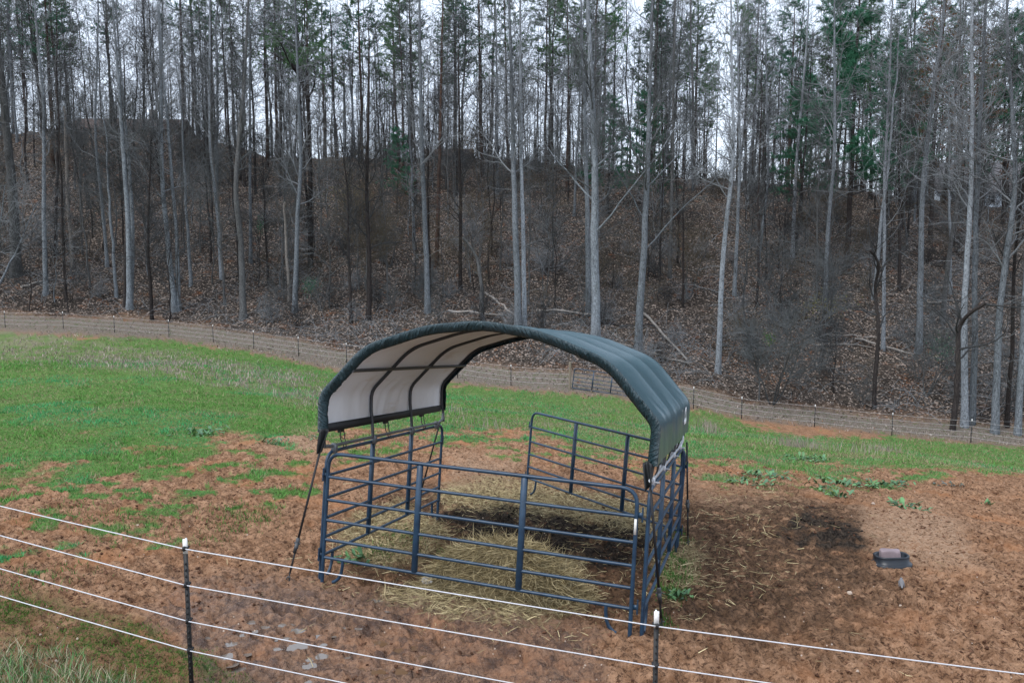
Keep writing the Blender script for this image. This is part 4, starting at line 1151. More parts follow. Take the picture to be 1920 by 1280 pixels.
m_green = NT('green_vinyl'); v = m_green.coord('Object'); a_, b_ = m_green.noise(v, 3, 4), m_green.noise(v, 45, 3)
wv = m_green.noise(m_green.coord('Object', (1, 30, 30)), 3, 2)
m_green.bump(m_green.math('ADD', m_green.math('MULTIPLY', b_, .2), wv), .03, .01)
m_green = m_green.fin(m_green.mix(a_, (.013, .052, .068), (.024, .074, .094)), m_green.math('MULTIPLY_ADD', a_, .15), 0, .8)
bs = [n_ for n_ in m_green.node_tree.nodes if n_.type == 'BSDF_PRINCIPLED'][0]
for l_ in list(bs.inputs['Roughness'].links): m_green.node_tree.links.remove(l_)
bs.inputs['Roughness'].default_value = .30
bs.inputs['Coat Weight'].default_value = .10
bs.inputs['Coat Roughness'].default_value = .38
m_hemg_shaded = NT('gathered_green_vinyl_shaded'); c_, _ = m_hemg_shaded.attr('gather'); a_ = m_hemg_shaded.noise(c_, 1.0, 3, .6, .3)  # same fabric as the cover; shade painted in by a darker colour, deepest in hollows
m_hemg_shaded.bump(a_, 1.0, .06); m_hemg_shaded.b.inputs['Coat Weight'].default_value = .05
m_hemg_shaded = m_hemg_shaded.fin(m_hemg_shaded.mix(a_, (.006, .023, .029), (.013, .042, .051)), .34, 0, .6)
m_lin = NT('pale_lining'); v = m_lin.coord('Object'); a_, b_ = m_lin.noise(v, 1.4, 5, .6), m_lin.noise(m_lin.coord('Object', (1, .6, 3)), 2.2, 4)
cl_ = m_lin.mix(a_, (.74, .765, .79), (.87, .895, .92)); cl_ = m_lin.mix(m_lin.math('MULTIPLY', m_lin.ramp(b_, .58, .72), .3), cl_, (.50, .42, .30))
m_lin = m_lin.fin(cl_, .75, 0, .3)
m_hem = m_simple('black_hem', (.012, .014, .015), .6, var=.2)
na_, ny_ = 150, 85
A0, N0, U0 = arch(na_, .030)
Yv = np.linspace(-.035, L + .035, ny_)
UU, YY = np.meshgrid(U0, Yv, indexing='ij')
ph = np.clip(YY / (L / 3), 0, 3) % 1.0
sag = np.sin(np.pi * np.clip(ph, 0, 1)) ** .8
sag = np.where((YY < 0) | (YY > L), 0, sag)
edge_u = np.minimum(UU, 1 - UU)
amt = .052 * sstep(0, .10, edge_u) + .010
# wrinkles fanning down from the bend of each hoop on the side drops
wr = (fbm(YY * 9 + (edge_u - .1) * 14 * np.sign(np.sin(YY * 2.6)), edge_u * 6, 201, 3) - .5) * .045 * sstep(.15, .09, edge_u) * np.minimum(1, sag * 2) * np.where(UU > .5, .6, 1)
wr2 = (fbm(YY * 2, UU * 7, 203, 3) - .5) * .010
D = -sag * amt + wr + wr2 * sag
Vo = np.stack([A0[:, None, 0] + N0[:, None, 0] * D, YY, A0[:, None, 1] + N0[:, None, 1] * D], -1)
Vi = np.stack([A0[:, None, 0] + N0[:, None, 0] * (D - .006), YY, A0[:, None, 1] + N0[:, None, 1] * (D - .006)], -1)
id_ = np.arange(na_ * ny_).reshape(na_, ny_)
Qo = np.stack([id_[:-1, :-1], id_[:-1, 1:], id_[1:, 1:], id_[1:, :-1]], -1).reshape(-1, 4)
obj('cover', mesh_np('cover', Vo, Qo), m_green, canopy)
obj('lining', mesh_np('lining', Vi, Qo[:, ::-1]), m_lin, canopy)
# front and back flanges: the cover turned in around the end hoops, gathered by a draw cord
for yy, s in ((-.037, -1), (L + .037, 1)):
    nf = 1000
    P, N, U = arch(nf, .030)
    k = np.linspace(0, 1, 7)
    gath = 0
    bendy = .35 + .9 * np.exp(-((np.minimum(U, 1 - U) - .115) / .03) ** 2) + .55 * np.exp(-((np.minimum(U, 1 - U) - .27) / .05) ** 2)
    V = []
    for q in k:
        dep = .105 * q; off = -dep
        bulge = math.sin(q * math.pi * .9) * .014
        wvy = (fbm(U * 120 + q * 3.2 * np.sign(.5 - U), np.full(nf, q * .8), 211, 3) - .5) * .055 * min(1, q * 2.2) * bendy + (fbm(U * 60 - q * 3, np.full(nf, q * 2), 213, 2) - .5) * .02 * q
        V.append(np.c_[P[:, 0] + N[:, 0] * off, np.full(nf, yy) + s * (bulge + wvy) - s * .055 * q * q, P[:, 1] + N[:, 1] * off])
    V = np.array(V); ix = np.arange(7 * nf).reshape(7, nf)
    Qf = np.stack([ix[:-1, :-1], ix[:-1, 1:], ix[1:, 1:], ix[1:, :-1]], -1).reshape(-1, 4)
    me = mesh_np('end_hem', V, Qf if s < 0 else Qf[:, ::-1]); ga_ = np.stack([np.stack([U * 170 + q * 2.6 * np.sign(.5 - U), np.full(nf, q * .7), np.zeros(nf)], 1) for q in k]).reshape(-1, 3); col_attr(me, 'gather', ga_); o = obj('end_hem', me, m_hemg_shaded, canopy)
    mo = o.modifiers.new('t', 'SOLIDIFY'); mo.thickness = .004
# black bottom hems inside both drops, brackets and cords
for sx, x0 in ((-1, -.10), (1, 3.76)):
    b = MB(); xi = x0 - sx * .005
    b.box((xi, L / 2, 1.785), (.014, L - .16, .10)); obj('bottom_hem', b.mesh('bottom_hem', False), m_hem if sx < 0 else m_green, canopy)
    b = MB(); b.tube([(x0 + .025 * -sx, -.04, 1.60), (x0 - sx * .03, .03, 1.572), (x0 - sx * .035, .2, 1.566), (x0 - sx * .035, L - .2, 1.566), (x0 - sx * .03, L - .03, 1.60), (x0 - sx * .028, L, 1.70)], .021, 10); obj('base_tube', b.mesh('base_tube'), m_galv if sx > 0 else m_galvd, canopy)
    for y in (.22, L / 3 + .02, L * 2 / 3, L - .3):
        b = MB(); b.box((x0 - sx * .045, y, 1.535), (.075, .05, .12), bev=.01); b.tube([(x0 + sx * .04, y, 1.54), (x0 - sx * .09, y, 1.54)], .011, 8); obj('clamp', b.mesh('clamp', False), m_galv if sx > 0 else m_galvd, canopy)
    for y in (.45, 1.65, 2.85):
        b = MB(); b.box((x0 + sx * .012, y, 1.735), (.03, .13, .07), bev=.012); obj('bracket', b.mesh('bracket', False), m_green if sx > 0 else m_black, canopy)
        for dy in (-.04, .05):
            b = MB(); b.tube([(x0, y + dy, 1.74), (x0 - sx * .02, y + dy * 1.1, 1.62), (x0 - sx * .06, y + dy * .6, 1.53), (x0 - sx * .01, y + dy * .9, 1.50)], .007, 6); obj('tie_cord', b.mesh('tie_cord'), m_black, canopy)
    # loose corner flap at the front
    g = np.random.default_rng(5 + sx); u = np.linspace(0, 1, 9); ww = np.linspace(-1, 1, 7)
    V = np.array([[(x0 + sx * (.02) - sx * (.050 * (1 + w_) * (1 - .5 * t_)) - sx * .03, -.05 + .05 * math.sin(3 * w_ + t_ * 2) - .02 * t_, 1.80 - .27 * t_ - .03 * abs(w_)) for w_ in ww] for t_ in u])
    ix = np.arange(63).reshape(9, 7)
    o = obj('corner_flap', mesh_np('corner_flap', V, np.stack([ix[:-1, :-1], ix[:-1, 1:], ix[1:, 1:], ix[1:, :-1]], -1).reshape(-1, 4)), m_hem, canopy)
    mo = o.modifiers.new('t', 'SOLIDIFY'); mo.thickness = .006
# hoops and purlins
Ph, Nh, Uh = arch(90, -.004)
for y in HY:
    b = MB(); P = np.c_[Ph[:, 0], np.full(90, y), Ph[:, 1]]; P = np.vstack([[P[0, 0] + .04, y, 1.565], P[0] + [.015, 0, .03], P[3:-3], P[-1] + [-.015, 0, .03], [P[-1, 0] - .04, y, 1.565]])
    b.tube(P, .022, 10); obj('hoop', b.mesh('hoop'), m_steel, canopy)
for i in (np.argmin(abs(Uh - .172)), np.argmin(abs(Uh - .828))):
    b = MB(); q = Ph[i] - Nh[i] * .062; b.tube([(q[0], 0, q[1]), (q[0], L, q[1])], .021, 10); obj('purlin', b.mesh('purlin'), m_steel, canopy)
# print on the right drop: white arched emblem over a smudge of lettering
xr = 3.793
def flat(polys, name, x):
    b = MB()
    for p in polys:
        p = np.array(p); n_ = len(p); V = np.vstack([np.c_[np.full(n_, x), p], np.c_[np.full(n_, x + .002), p]])
        b.add(V, [(i, (i + 1) % n_, n_ + (i + 1) % n_, n_ + i) for i in range(n_)], [(n_, n_ + i, n_ + i + 1) for i in range(1, n_ - 1)])
    return b.mesh(name, False)
def spanel(y): return y
ey, ez = 3.14, 2.03
po = []
aa = np.linspace(math.radians(-12), math.radians(200), 14)
for i in range(13):
    p_ = lambda a, r: (ey - r * .9 * math.cos(a), ez + r * .95 * math.sin(a))
    t_ = .045 * math.sin((i + .5) / 13 * math.pi) + .012
    po.append([p_(aa[i], .12), p_(aa[i + 1], .12), p_(aa[i + 1], .12 - t_), p_(aa[i], .12 - t_)])
obj('emblem', flat(po, 'emblem', xr), m_white, canopy)
po = []
for i in range(7):
    y0 = ey - .17 + i * .05; h_ = (.07, .10, .07, .09, .07, .10, .075)[i]
    po += [[(y0, ez - 0.125), (y0 + .014, ez - 0.125), (y0 + .014, ez - 0.125 + h_), (y0, ez - 0.125 + h_)], [(y0 + .014, ez - 0.125), (y0 + .040, ez - 0.125), (y0 + .040, ez - 0.11), (y0 + .014, ez - 0.11)],
           [(y0 + .014, ez - 0.09), (y0 + .038, ez - 0.09), (y0 + .038, ez - 0.073), (y0 + .014, ez - 0.073)], [(y0 + .026, ez - 0.11), (y0 + .040, ez - 0.11), (y0 + .040, ez - 0.09), (y0 + .026, ez - 0.09)]]
obj('lettering', flat(po, 'lettering', xr), m_white, canopy)

# ------------------------------------------------------------------ tie-down straps
m_web = m_simple('black_webbing', (.014, .014, .016), .7, var=.3, scale=60)
def strap(label, top, bot, rat=.28):
    A, B = np.array(top), np.array(bot); d = B - A
    t = thing('tie_down_strap', label, 'strap', Matrix.Translation(B), 'straps tying the canopy to the ground')
    a = A - B; n_ = nrm(-d); side = nrm(np.cross(n_, [0, 1, .2])); thk = nrm(np.cross(n_, side)); M = np.stack([side, thk, n_], 1)
    ln = np.linalg.norm(d)
    b = MB(); b.box(a * (.5 + rat / 2), (.026, .005, ln * (1 - rat)), M); b.box(a * rat * .55, (.022, .006, ln * rat * .7), M); obj('webbing', b.mesh('webbing', False), m_web, t)
    b = MB(); c_ = a * rat; b.box(c_, (.046, .035, .13), M, .008); b.tube([c_ - side * .035, c_ + side * .035], .012, 8); b.box(c_ + thk * .025 + n_ * .05 * -1, (.04, .012, .12), M); obj('ratchet', b.mesh('ratchet', False), m_steel, t)
    b = MB(); b.tube([a * rat * .22, a * .03, (.02, 0, -.12)], .009, 7); b.tube([(-.02, .0, .02), (0, 0, .05), (.03, 0, .04)], .008, 6); obj('stake', b.mesh('stake'), m_steel, t)
strap('black strap slanting to a stake left of the pen', loc(-.10, -.03, 1.55), hit(540, 1088))
strap('black strap running down behind the left panel', loc(-.22, L, 1.56), hit(782, 948), .12)
strap('black strap hanging in front of the right front post of the pen', loc(3.77, -.05, 1.52), hit(1241, 1172), .25)
strap('black strap behind the far right corner of the pen', loc(3.72, L + .0, 1.60), hit(1290, 1020), .4)

# ------------------------------------------------------------------ hay
def strands(name, P, D, ln, wd, tint, mat, **kw):
    n = len(P); s = nrm(np.cross(D, rng.normal(size=(n, 3)))) * wd[:, None]
    m = P + D * (ln * .5)[:, None] + rng.normal(size=(n, 3)) * (ln * .06)[:, None]; e = P + D * ln[:, None]
    V = np.stack([P - s, P + s, m + s, m - s, e], 1).reshape(-1, 3); i = np.arange(n) * 5
    me = mesh_np(name, V, np.stack([i, i + 1, i + 2, i + 3], 1), np.stack([i + 3, i + 2, i + 4], 1), False); col_attr(me, 'tint', np.repeat(tint, 5, 0))
    return obj(name, me, mat, **kw)
m_hay = m_tint('hay_strands', .8)
def haytint(n, k=1.0):
    u = rng.random((n, 1)); return (np.array([.26, .205, .105]) * (1 - u) + np.array([.58, .48, .28]) * u) * rng.uniform(.65, 1.15, (n, 1)) * k
hayt = thing('hay_pile', 'heap of loose tan hay behind the front panel of the pen', 'hay', CORRAL)
us, vs = np.meshgrid(np.linspace(-1.25, 1.25, 70), np.linspace(-1.25, 1.25, 46), indexing='ij')
def hump(u, v_):
    q = (np.abs(u) ** 2.6 + np.abs(v_) ** 2.4)
    return np.clip(1 - q, -.15, 1) ** 1 * 1.0 if False else np.where(q < 1, (1 - q) ** .55, -.12 * (q - 1))
def hx(u, v_): return 2.02 + .86 * u + .08 * v_ + .05 * np.sin(v_ * 3)
def hy(u, v_): return .72 + .42 * v_ - .04 * u
def hz(u, v_): return hump(u, v_) * (.52 + .06 * np.sin(u * 3 + 1) - .07 * u) + (fbm(u * 5, v_ * 4, 231) - .5) * .10 + (fbm(u * 14, v_ * 10, 233) - .5) * .04 - .015
V = np.stack([hx(us, vs), hy(us, vs), hz(us, vs)], -1); ix = np.arange(70 * 46).reshape(70, 46)
m_hayb = NT('packed_hay'); v = m_hayb.coord('Object', (6, 18, 18)); a_ = m_hayb.noise(v, 3, 6, .7); m_hayb.bump(a_, 1, .05); m_hayb = m_hayb.fin(m_hayb.mix(m_hayb.ramp(a_, .3, .7), (.09, .065, .03), (.36, .29, .16)), .9, 0, .2)
obj('heap', mesh_np('heap', V, np.stack([ix[:-1, :-1], ix[1:, :-1], ix[1:, 1:], ix[:-1, 1:]], -1).reshape(-1, 4)), m_hayb, hayt)
n = 9000; u, v_ = rng.uniform(-1.12, 1.12, n), rng.uniform(-1.12, 1.12, n)
P = np.stack([hx(u, v_), hy(u, v_), hz(u, v_) + .005], 1)
D = nrm(np.c_[rng.normal(size=n) * .9, rng.normal(size=n) * .7 - .5 * (v_ < 0), rng.normal(size=n) * .35 - .25 * (v_ < -.2) + .10])
o = strands('straw', P, D, rng.uniform(.08, .30, n), rng.uniform(.002, .0042, n), haytint(n), m_hay, kind='stuff'); o.parent = hayt

x = np.r_[rng.uniform(-3.5, 6, 150000)]; y = np.r_[rng.uniform(6.3, 14, 150000)]
zo = zones(x, y, H0(x, y)); pr_ = zo['hay'] * np.where(zo['px'] > 1215, .2, .42) + zo['haysp'] * .03 * (fbm(x * 1.4, y * 1.4, 241) * 2) + .0016
ke = rng.random(len(x)) < pr_ * (.4 + 1.2 * sstep(.4, .65, fbm(x * 3, y * 3, 243))); x, y = x[ke], y[ke]; n = len(x)
P = np.c_[x, y, Hf(x, y) + .008]
D = nrm(np.c_[rng.normal(size=n), rng.normal(size=n), rng.normal(size=n) * .16 + .06])
strands('scattered_hay', P, D, rng.uniform(.06, .26, n), rng.uniform(.002, .004, n), haytint(n, 1.05), m_hay, kind='stuff')
# grass tufts by the right-hand panel and inside
gp = []
for px, py, sp, m in ((1262, 1080, .12, 500), (1256, 1110, .10, 350), (1270, 1055, .10, 250), (1275, 1010, .1, 160), (700, 1040, .15, 200), (760, 1010, .2, 260), (840, 1040, .12, 140), (440, 970, .25, 350), (480, 965, .2, 300), (250, 1010, .25, 250), (215, 970, .2, 200), (120, 960, .3, 260), (1245, 1165, .06, 90), (60, 1090, .3, 250), (420, 1000, .2, 160)):
    p = hit(px, py); gp.append(np.c_[p[0] + rng.normal(size=m) * sp, p[1] + rng.normal(size=m) * sp * 1.6])
gp = np.vstack(gp); n = len(gp)
blades('grass_tufts', gp[:, 0], gp[:, 1], rng.uniform(.03, .10, n), np.full(n, .0045), np.array([.075, .17, .04]) * rng.uniform(.5, 1.4, (n, 1)), m_blade, .9)

# pale slab by the hay
p = hit(812, 1092)
t = thing('mineral_slab', 'worn pale grey slab half buried in hay at the left of the heap', 'block', Matrix.Translation(p + [0, 0, .02]) @ R4(-.35))
b = MB(); b.box((0, 0, .0), (.26, .15, .11), None, .03); o = obj('slab', b.mesh('slab'), m_simple('worn_salt', (.42, .40, .37), .8, var=.3, scale=12, bump=.5), t)

# ------------------------------------------------------------------ feed pan, lick block, bird
m_rub = m_simple('black_rubber', (.007, .011, .017), .4, var=.3, scale=12)
p = hit(1675, 1062); th_ = -.12
def rrect(a, b_, r, n=6):
    o_ = []
    for cx, cy, s in ((a - r, b_ - r, 0), (-a + r, b_ - r, 1), (-a + r, -b_ + r, 2), (a - r, -b_ + r, 3)):
        for k in range(n):
            q = (s + k / (n - 1)) * math.pi / 2; o_.append((cx + r * math.cos(q), cy + r * math.sin(q)))
    return np.array(o_)
Mp = Matrix.Translation(p + [0, .05, .012]) @ Matrix.Rotation(-.06, 4, 'Y') @ Matrix.Rotation(-.08, 4, 'X') @ R4(th_) @ Matrix.Scale(1.1, 4)
t = thing('feed_pan', 'black rubber feed pan holding a pinkish lick block on the bare dirt', 'feed pan', Mp)
prof = [(.225, .17, -.06), (.228, .173, .025), (.215, .160, .035), (.195, .142, .04), (.20, .147, .115), (.198, .145, .125), (.178, .125, .125), (.17, .118, .115), (.16, .108, .035), (.02, .015, .03)]
V, Q = [], []
for i, (a, b_, z) in enumerate(prof): V += [(*q, z) for q in rrect(a, b_, min(a, b_) * .8)]
for i in range(len(prof) - 1):
    for k in range(24): Q.append((i * 24 + k, i * 24 + (k + 1) % 24, i * 24 + 24 + (k + 1) % 24, i * 24 + 24 + k))
b = MB(); b.add(V, Q, [(216 + k, 216 + k + 1, 216) for k in range(1, 23)]); obj('pan', b.mesh('pan'), m_rub, t)
lk = thing('lick_block', 'pinkish grey lick block with scooped sides sitting in the black pan', 'lick block', Mp @ Matrix.Translation((-.01, .005, .036)))
V = []; a = np.linspace(0, 2 * np.pi, 28, endpoint=False); sq = (np.abs(np.cos(a)) ** 4 + np.abs(np.sin(a)) ** 4) ** -.25
for z, k in ((0, 1), (.06, 1.0), (.12, .97), (.138, .93), (.143, .85)):
    rr_ = (1 - .07 * np.abs(np.sin(a * 3.5)) * (z < .14)) * sq * k; V += list(np.c_[.122 * rr_ * np.cos(a), .082 * rr_ * np.sin(a), np.full(28, z) + .008 * np.sin(a * 3 + 1) * (z > .1)])
Q = [(i * 28 + k, i * 28 + (k + 1) % 28, i * 28 + 28 + (k + 1) % 28, i * 28 + 28 + k) for i in range(4) for k in range(28)]
b = MB(); b.add(V, Q, [(112, 112 + k, 112 + k + 1) for k in range(1, 27)]); obj('block', b.mesh('block'), m_simple('pink_mineral', (.22, .17, .18), .85, var=.4, scale=9, bump=.4), lk)

p = hit(1690, 1099)
m_bird = NT('dove_feathers'); v = m_bird.coord('Object'); a_ = m_bird.noise(v, 30, 3); m_bird = m_bird.fin(m_bird.mix(a_, (.10, .10, .105), (.21, .205, .21)), .8, 0, .2)
t = thing('dove', 'small grey dove standing on the dirt with its back turned, below the feed pan', 'bird', Matrix.Translation(p) @ R4(-.35) @ Matrix.Scale(.66, 4))
spine = np.array([(0, -.115, .018), (0, -.085, .028), (0, -.055, .042), (0, -.02, .062), (0, .02, .078), (0, .045, .095), (0, .058, .112), (0, .066, .126), (0, .078, .132), (0, .088, .130)])
rad = np.array([.012, .017, .028, .043, .046, .037, .026, .024, .019, .006]); flatz = np.array([.25, .35, .7, .95, 1, 1, 1, 1, 1, 1])
V = []; a = np.linspace(0, 2 * np.pi, 14, endpoint=False)
for c_, r_, f_ in zip(spine, rad, flatz): V += [(c_[0] + r_ * math.cos(q), c_[1], c_[2] + r_ * f_ * math.sin(q)) for q in a]
Q = [(i * 14 + k, i * 14 + (k + 1) % 14, i * 14 + 14 + (k + 1) % 14, i * 14 + 14 + k) for i in range(9) for k in range(14)]
b = MB(); b.add(V, Q); b.tube([(0, .086, .131), (0, .104, .126)], [.005, .001], 6)
for s in (-1, 1):
    b.tube([(s * .012, .005, .05), (s * .012, .01, .004), (s * .012, .03, .002)], .0025, 5)
obj('body', b.mesh('body'), m_bird, t)
for s in (-1, 1):
    V = np.array([(s * (.040 + .004 * math.sin(k * 3)), .035 - .115 * k, .085 - .055 * k + w_ * .022 * (1 - k * .8)) for k in np.linspace(0, 1, 7) for w_ in (-1, 0, 1)]) ; V[1::3, 0] += s * .007
    ix = np.arange(21).reshape(7, 3); o = obj('wing', mesh_np('wing', V, np.stack([ix[:-1, :-1], ix[:-1, 1:], ix[1:, 1:], ix[1:, :-1]], -1).reshape(-1, 4)), m_bird, t); mo = o.modifiers.new('t', 'SOLIDIFY'); mo.thickness = .004

# ------------------------------------------------------------------ broad-leaved weeds and stones
def m_leafm():
    t = NT('dock_leaf'); c, _ = t.attr('tint'); return t.fin(c, .45, 0, .4)
m_leaf = m_leafm()
WEEDS = [(372, 815, .45, 26, 'leafy dock weed at the edge of the grass left of the pen'), (512, 832, .30, 14, 'flat small weed between the dock and the pen'), (592, 822, .18, 9, 'tiny weed against the left corner of the pen'), (1510, 862, .5, 34, 'large dock weed below the dead stalks on the right'),
         (1413, 893, .28, 16, 'leftmost upper weed in the row right of the pen'), (1453, 897, .34, 18, 'spreading weed right of the leftmost upper one'), (1430, 910, .30, 16, 'weed just below the leftmost upper pair'), (1377, 905, .18, 9, 'small weed nearest the pen in the right row'),
         (1566, 908, .46, 30, 'biggest leafy clump in the middle of the right row'), (1537, 918, .22, 10, 'small weed at the lower left of the biggest clump'), (1576, 932, .26, 12, 'low weed below the biggest clump'), (1620, 914, .26, 14, 'low weed left in the long patch right of the biggest clump'), (1650, 913, .32, 18, 'middle weed of the long patch right of the biggest clump'),
         (1682, 909, .30, 16, 'right end weed of the long patch'), (1701, 955, .36, 24, 'solitary weed clump on bare dirt below the long patch'), (1785, 912, .24, 9, 'dark small weed on bare dirt at the far right'), (1853, 948, .10, 6, 'tiny weed at the right edge of the bare dirt'),
         (1268, 1122, .15, 14, 'green weed beside the foot of the right panel'), (668, 1056, .2, 14, 'green weed inside the left corner of the pen'), (1838, 878, .2, 9, 'small weed at the grass edge at the far right')]
for i, (px, py, rad, nl, lab) in enumerate(WEEDS):
    g = np.random.default_rng(700 + i); p = hit(px, py)
    b = MB(); tn = []
    for k in range(int(nl * 1.7)):
        az = g.uniform(0, 6.28); el = g.uniform(.3, 1.25); ln = g.uniform(.085, .18) * (.7 + rad); off = g.normal(size=2) * rad * np.array([.55, .4])
        d = np.array([math.cos(az), math.sin(az)]); s_ = np.array([-d[1], d[0]]); V = []
        for q, w_ in ((0, .12), (.25, .75), (.55, 1), (.8, .7), (1, .08)):
            h_ = ln * (math.sin(el) * q - .55 * q * q * math.cos(el)) + .02
            c_ = off + d * ln * q * math.cos(el * .6)
            for e, up_ in ((-1, .012), (0, 0), (1, .012)):
                pt = c_ + s_ * e * w_ * ln * .19; V.append((pt[0], pt[1], max(h_ + up_ + .008 * math.sin(q * 9 + k), .004)))
        b.add(V, [(r_ * 3 + c, r_ * 3 + c + 1, r_ * 3 + 4 + c, r_ * 3 + 3 + c) for r_ in range(4) for c in range(2)])
        base_ = np.array([.07, .155, .05]) if 'dark' not in lab else np.array([.04, .06, .04])
        tn.append(np.repeat(base_[None] * g.uniform(.6, 1.7) + np.array([0, .0, g.uniform(0, .03)]), 15, 0))
    me = b.mesh('leaves'); col_attr(me, 'tint', np.vstack(tn))
    gzs = gz(p[0], p[1])
    t = thing('dock_weed', lab, 'weed', Matrix.Translation((p[0], p[1], gzs + .01)))
    obj('leaves', me, m_leaf, t, kind='stuff')
m_stone = m_simple('pale_stone', (.42, .33, .26), .85, var=.35, scale=8)
b = MB(); g = np.random.default_rng(9)
for k in range(170):
    px, py = g.uniform(0, 1920), g.uniform(880, 1275); p = hit(px, py); r_ = g.uniform(.005, .013) * (1.6 if g.random() < .1 else 1)
    a = np.arange(6) * math.pi / 3 + g.random(); rr_ = r_ * g.uniform(.7, 1.2, 6)
    V = np.vstack([np.c_[rr_ * np.cos(a), rr_ * np.sin(a) * .8, np.full(6, -.004)], np.c_[rr_ * .7 * np.cos(a), rr_ * .6 * np.sin(a), np.full(6, r_ * .7)], [[0, 0, r_ * .85]]]) + p
    b.add(V, [(i, (i + 1) % 6, 6 + (i + 1) % 6, 6 + i) for i in range(6)], [(6 + i, 6 + (i + 1) % 6, 12) for i in range(6)])
# clods of dirt and dung kicked up by hooves
def clods(name, n, w_of, size, tint):
    x = rng.uniform(-7.5, 11, n); y = rng.uniform(6.2, 19, n); zo = zones(x, y, H0(x, y)); ke = rng.random(n) < w_of(zo, x, y); x, y = x[ke], y[ke]; n = len(x)
    O = np.array([(1, 0, 0), (0, 1, 0), (-1, 0, 0), (0, -1, 0), (0, 0, 1), (0, 0, -1.)])
    sz = rng.uniform(*size, n)[:, None, None] * rng.uniform(.6, 1.3, (n, 6, 1)) * np.array([1.25, 1, .7])
    a = rng.uniform(0, 6.28, n); ca, sa = np.cos(a)[:, None], np.sin(a)[:, None]; V = O[None] * sz + rng.normal(size=(n, 6, 3)) * sz * .25
    V = np.stack([V[..., 0] * ca - V[..., 1] * sa, V[..., 0] * sa + V[..., 1] * ca, V[..., 2]], -1) + np.c_[x, y, Hf(x, y) + .004][:, None]
    T_ = np.array([(0, 1, 4), (1, 2, 4), (2, 3, 4), (3, 0, 4), (1, 0, 5), (2, 1, 5), (3, 2, 5), (0, 3, 5)])
    me = mesh_np(name, V.reshape(-1, 3), None, (np.arange(n)[:, None, None] * 6 + T_[None]).reshape(-1, 3), True)
    col_attr(me, 'tint', np.repeat(np.array(tint) * rng.uniform(.4, 1.5, (n, 1)), 6, 0)); obj(name, me, m_tint(name), kind='stuff')
clods('dung_clods', 60000, lambda z, x, y: np.clip(z['dark'] - .3, 0, 1) * .8 * sstep(.4, .6, fbm(x * 2.2, y * 2.2, 311)), (.012, .035), (.022, .018, .015))
clods('dirt_clods', 60000, lambda z, x, y: np.clip(1 - z['litter'] - z['strip'] - z['grass'] * .9, 0, 1) * .16 * sstep(.35, .65, fbm(x * 1.2, y * 1.2, 313)), (.008, .026), (.115, .058, .036))
obj('pebbles', b.mesh('pebbles'), m_stone, kind='stuff')
for (px, py, s, lab) in ((1228, 1032 + 72, .0, ''), (1593, 1111, .05, 'pale flat stone on the dirt left of the dove'), (1689, 1135, .035, 'small white stone below the dove'), (258, 985, .045, 'tan stone in the mud at the left'), (1637, 943, .04, 'tan stone beside the solitary weed clump')):
    if not s: continue
    p = hit(px, py); a = np.arange(9) * 2 * math.pi / 9; g = np.random.default_rng(int(px)); V = []
    for z, k in ((-.01, 1), (s * .25, .95), (s * .4, .6)): V += [(s * .5 * k * g.uniform(.85, 1.15) * math.cos(q) * 1.4, s * .5 * k * math.sin(q), z) for q in a]
    b = MB(); b.add(V, [(i * 9 + k, i * 9 + (k + 1) % 9, i * 9 + 9 + (k + 1) % 9, i * 9 + 9 + k) for i in range(2) for k in range(9)], [(18, 18 + k, 19 + k) for k in range(1, 8)])
    o = obj('stone', b.mesh('stone'), m_stone, label=lab, category='stone'); o.location = p

# ------------------------------------------------------------------ fences
m_post = m_simple('dark_steel_post', (.022, .022, .022), .6, .2, .4, 40)
m_cap = m_simple('white_painted_tip', (.72, .71, .68), .7, var=.2, scale=60)
m_rope = m_simple('white_poly_rope', (.56, .56, .58), .7, var=.25, scale=60)
m_wire = m_simple('worn_grey_rope', (.50, .49, .48), .7, var=.3, scale=3)
m_wood = m_simple('weathered_post', (.20, .165, .12), .9, var=.35, scale=14, bump=.4)
def tpost(top, h, r, parent, big):
    """steel T post: flange and stem, white tip, insulator rings; top is world, hung under the fence root"""
    A = np.array(top) - np.array(parent.location); w_ = r
    def prof(b, z0, z1, k=1.0):
        b.box((A[0], A[1] - .004, (z0 + z1) / 2), (w_ * 2 * k, .006 * k + r * .15, z1 - z0)); b.box((A[0], A[1] + w_ * .75, (z0 + z1) / 2), (.008 * k + r * .15, w_ * 1.4 * k, z1 - z0))
    b = MB(); prof(b, A[2] - h - .3, A[2] - .12)
    if big:
        for q in range(24): b.box((A[0], A[1] - .013, A[2] - .2 - q * .052), (.010, .012, .018))
    o = obj('post', b.mesh('post', False), m_post, parent)
    b = MB(); prof(b, A[2] - .12, A[2], 1.02); obj('cap', b.mesh('cap', False), m_cap, o)
    return o
def wire(pts, r, parent, sag=.0):
    P = []
    pts = [np.array(p) - np.array(parent.location) for p in pts]
    for a, c in zip(pts[:-1], pts[1:]):
        for q in np.linspace(0, 1, 9)[:-1]: P.append(a * (1 - q) + c * q - np.array([0, 0, sag * 4 * q * (1 - q)]))
    P.append(pts[-1]); b = MB(); b.tube(P, r, 6); return obj('wire', b.mesh('wire'), m_rope if parent is near else m_wire, parent)
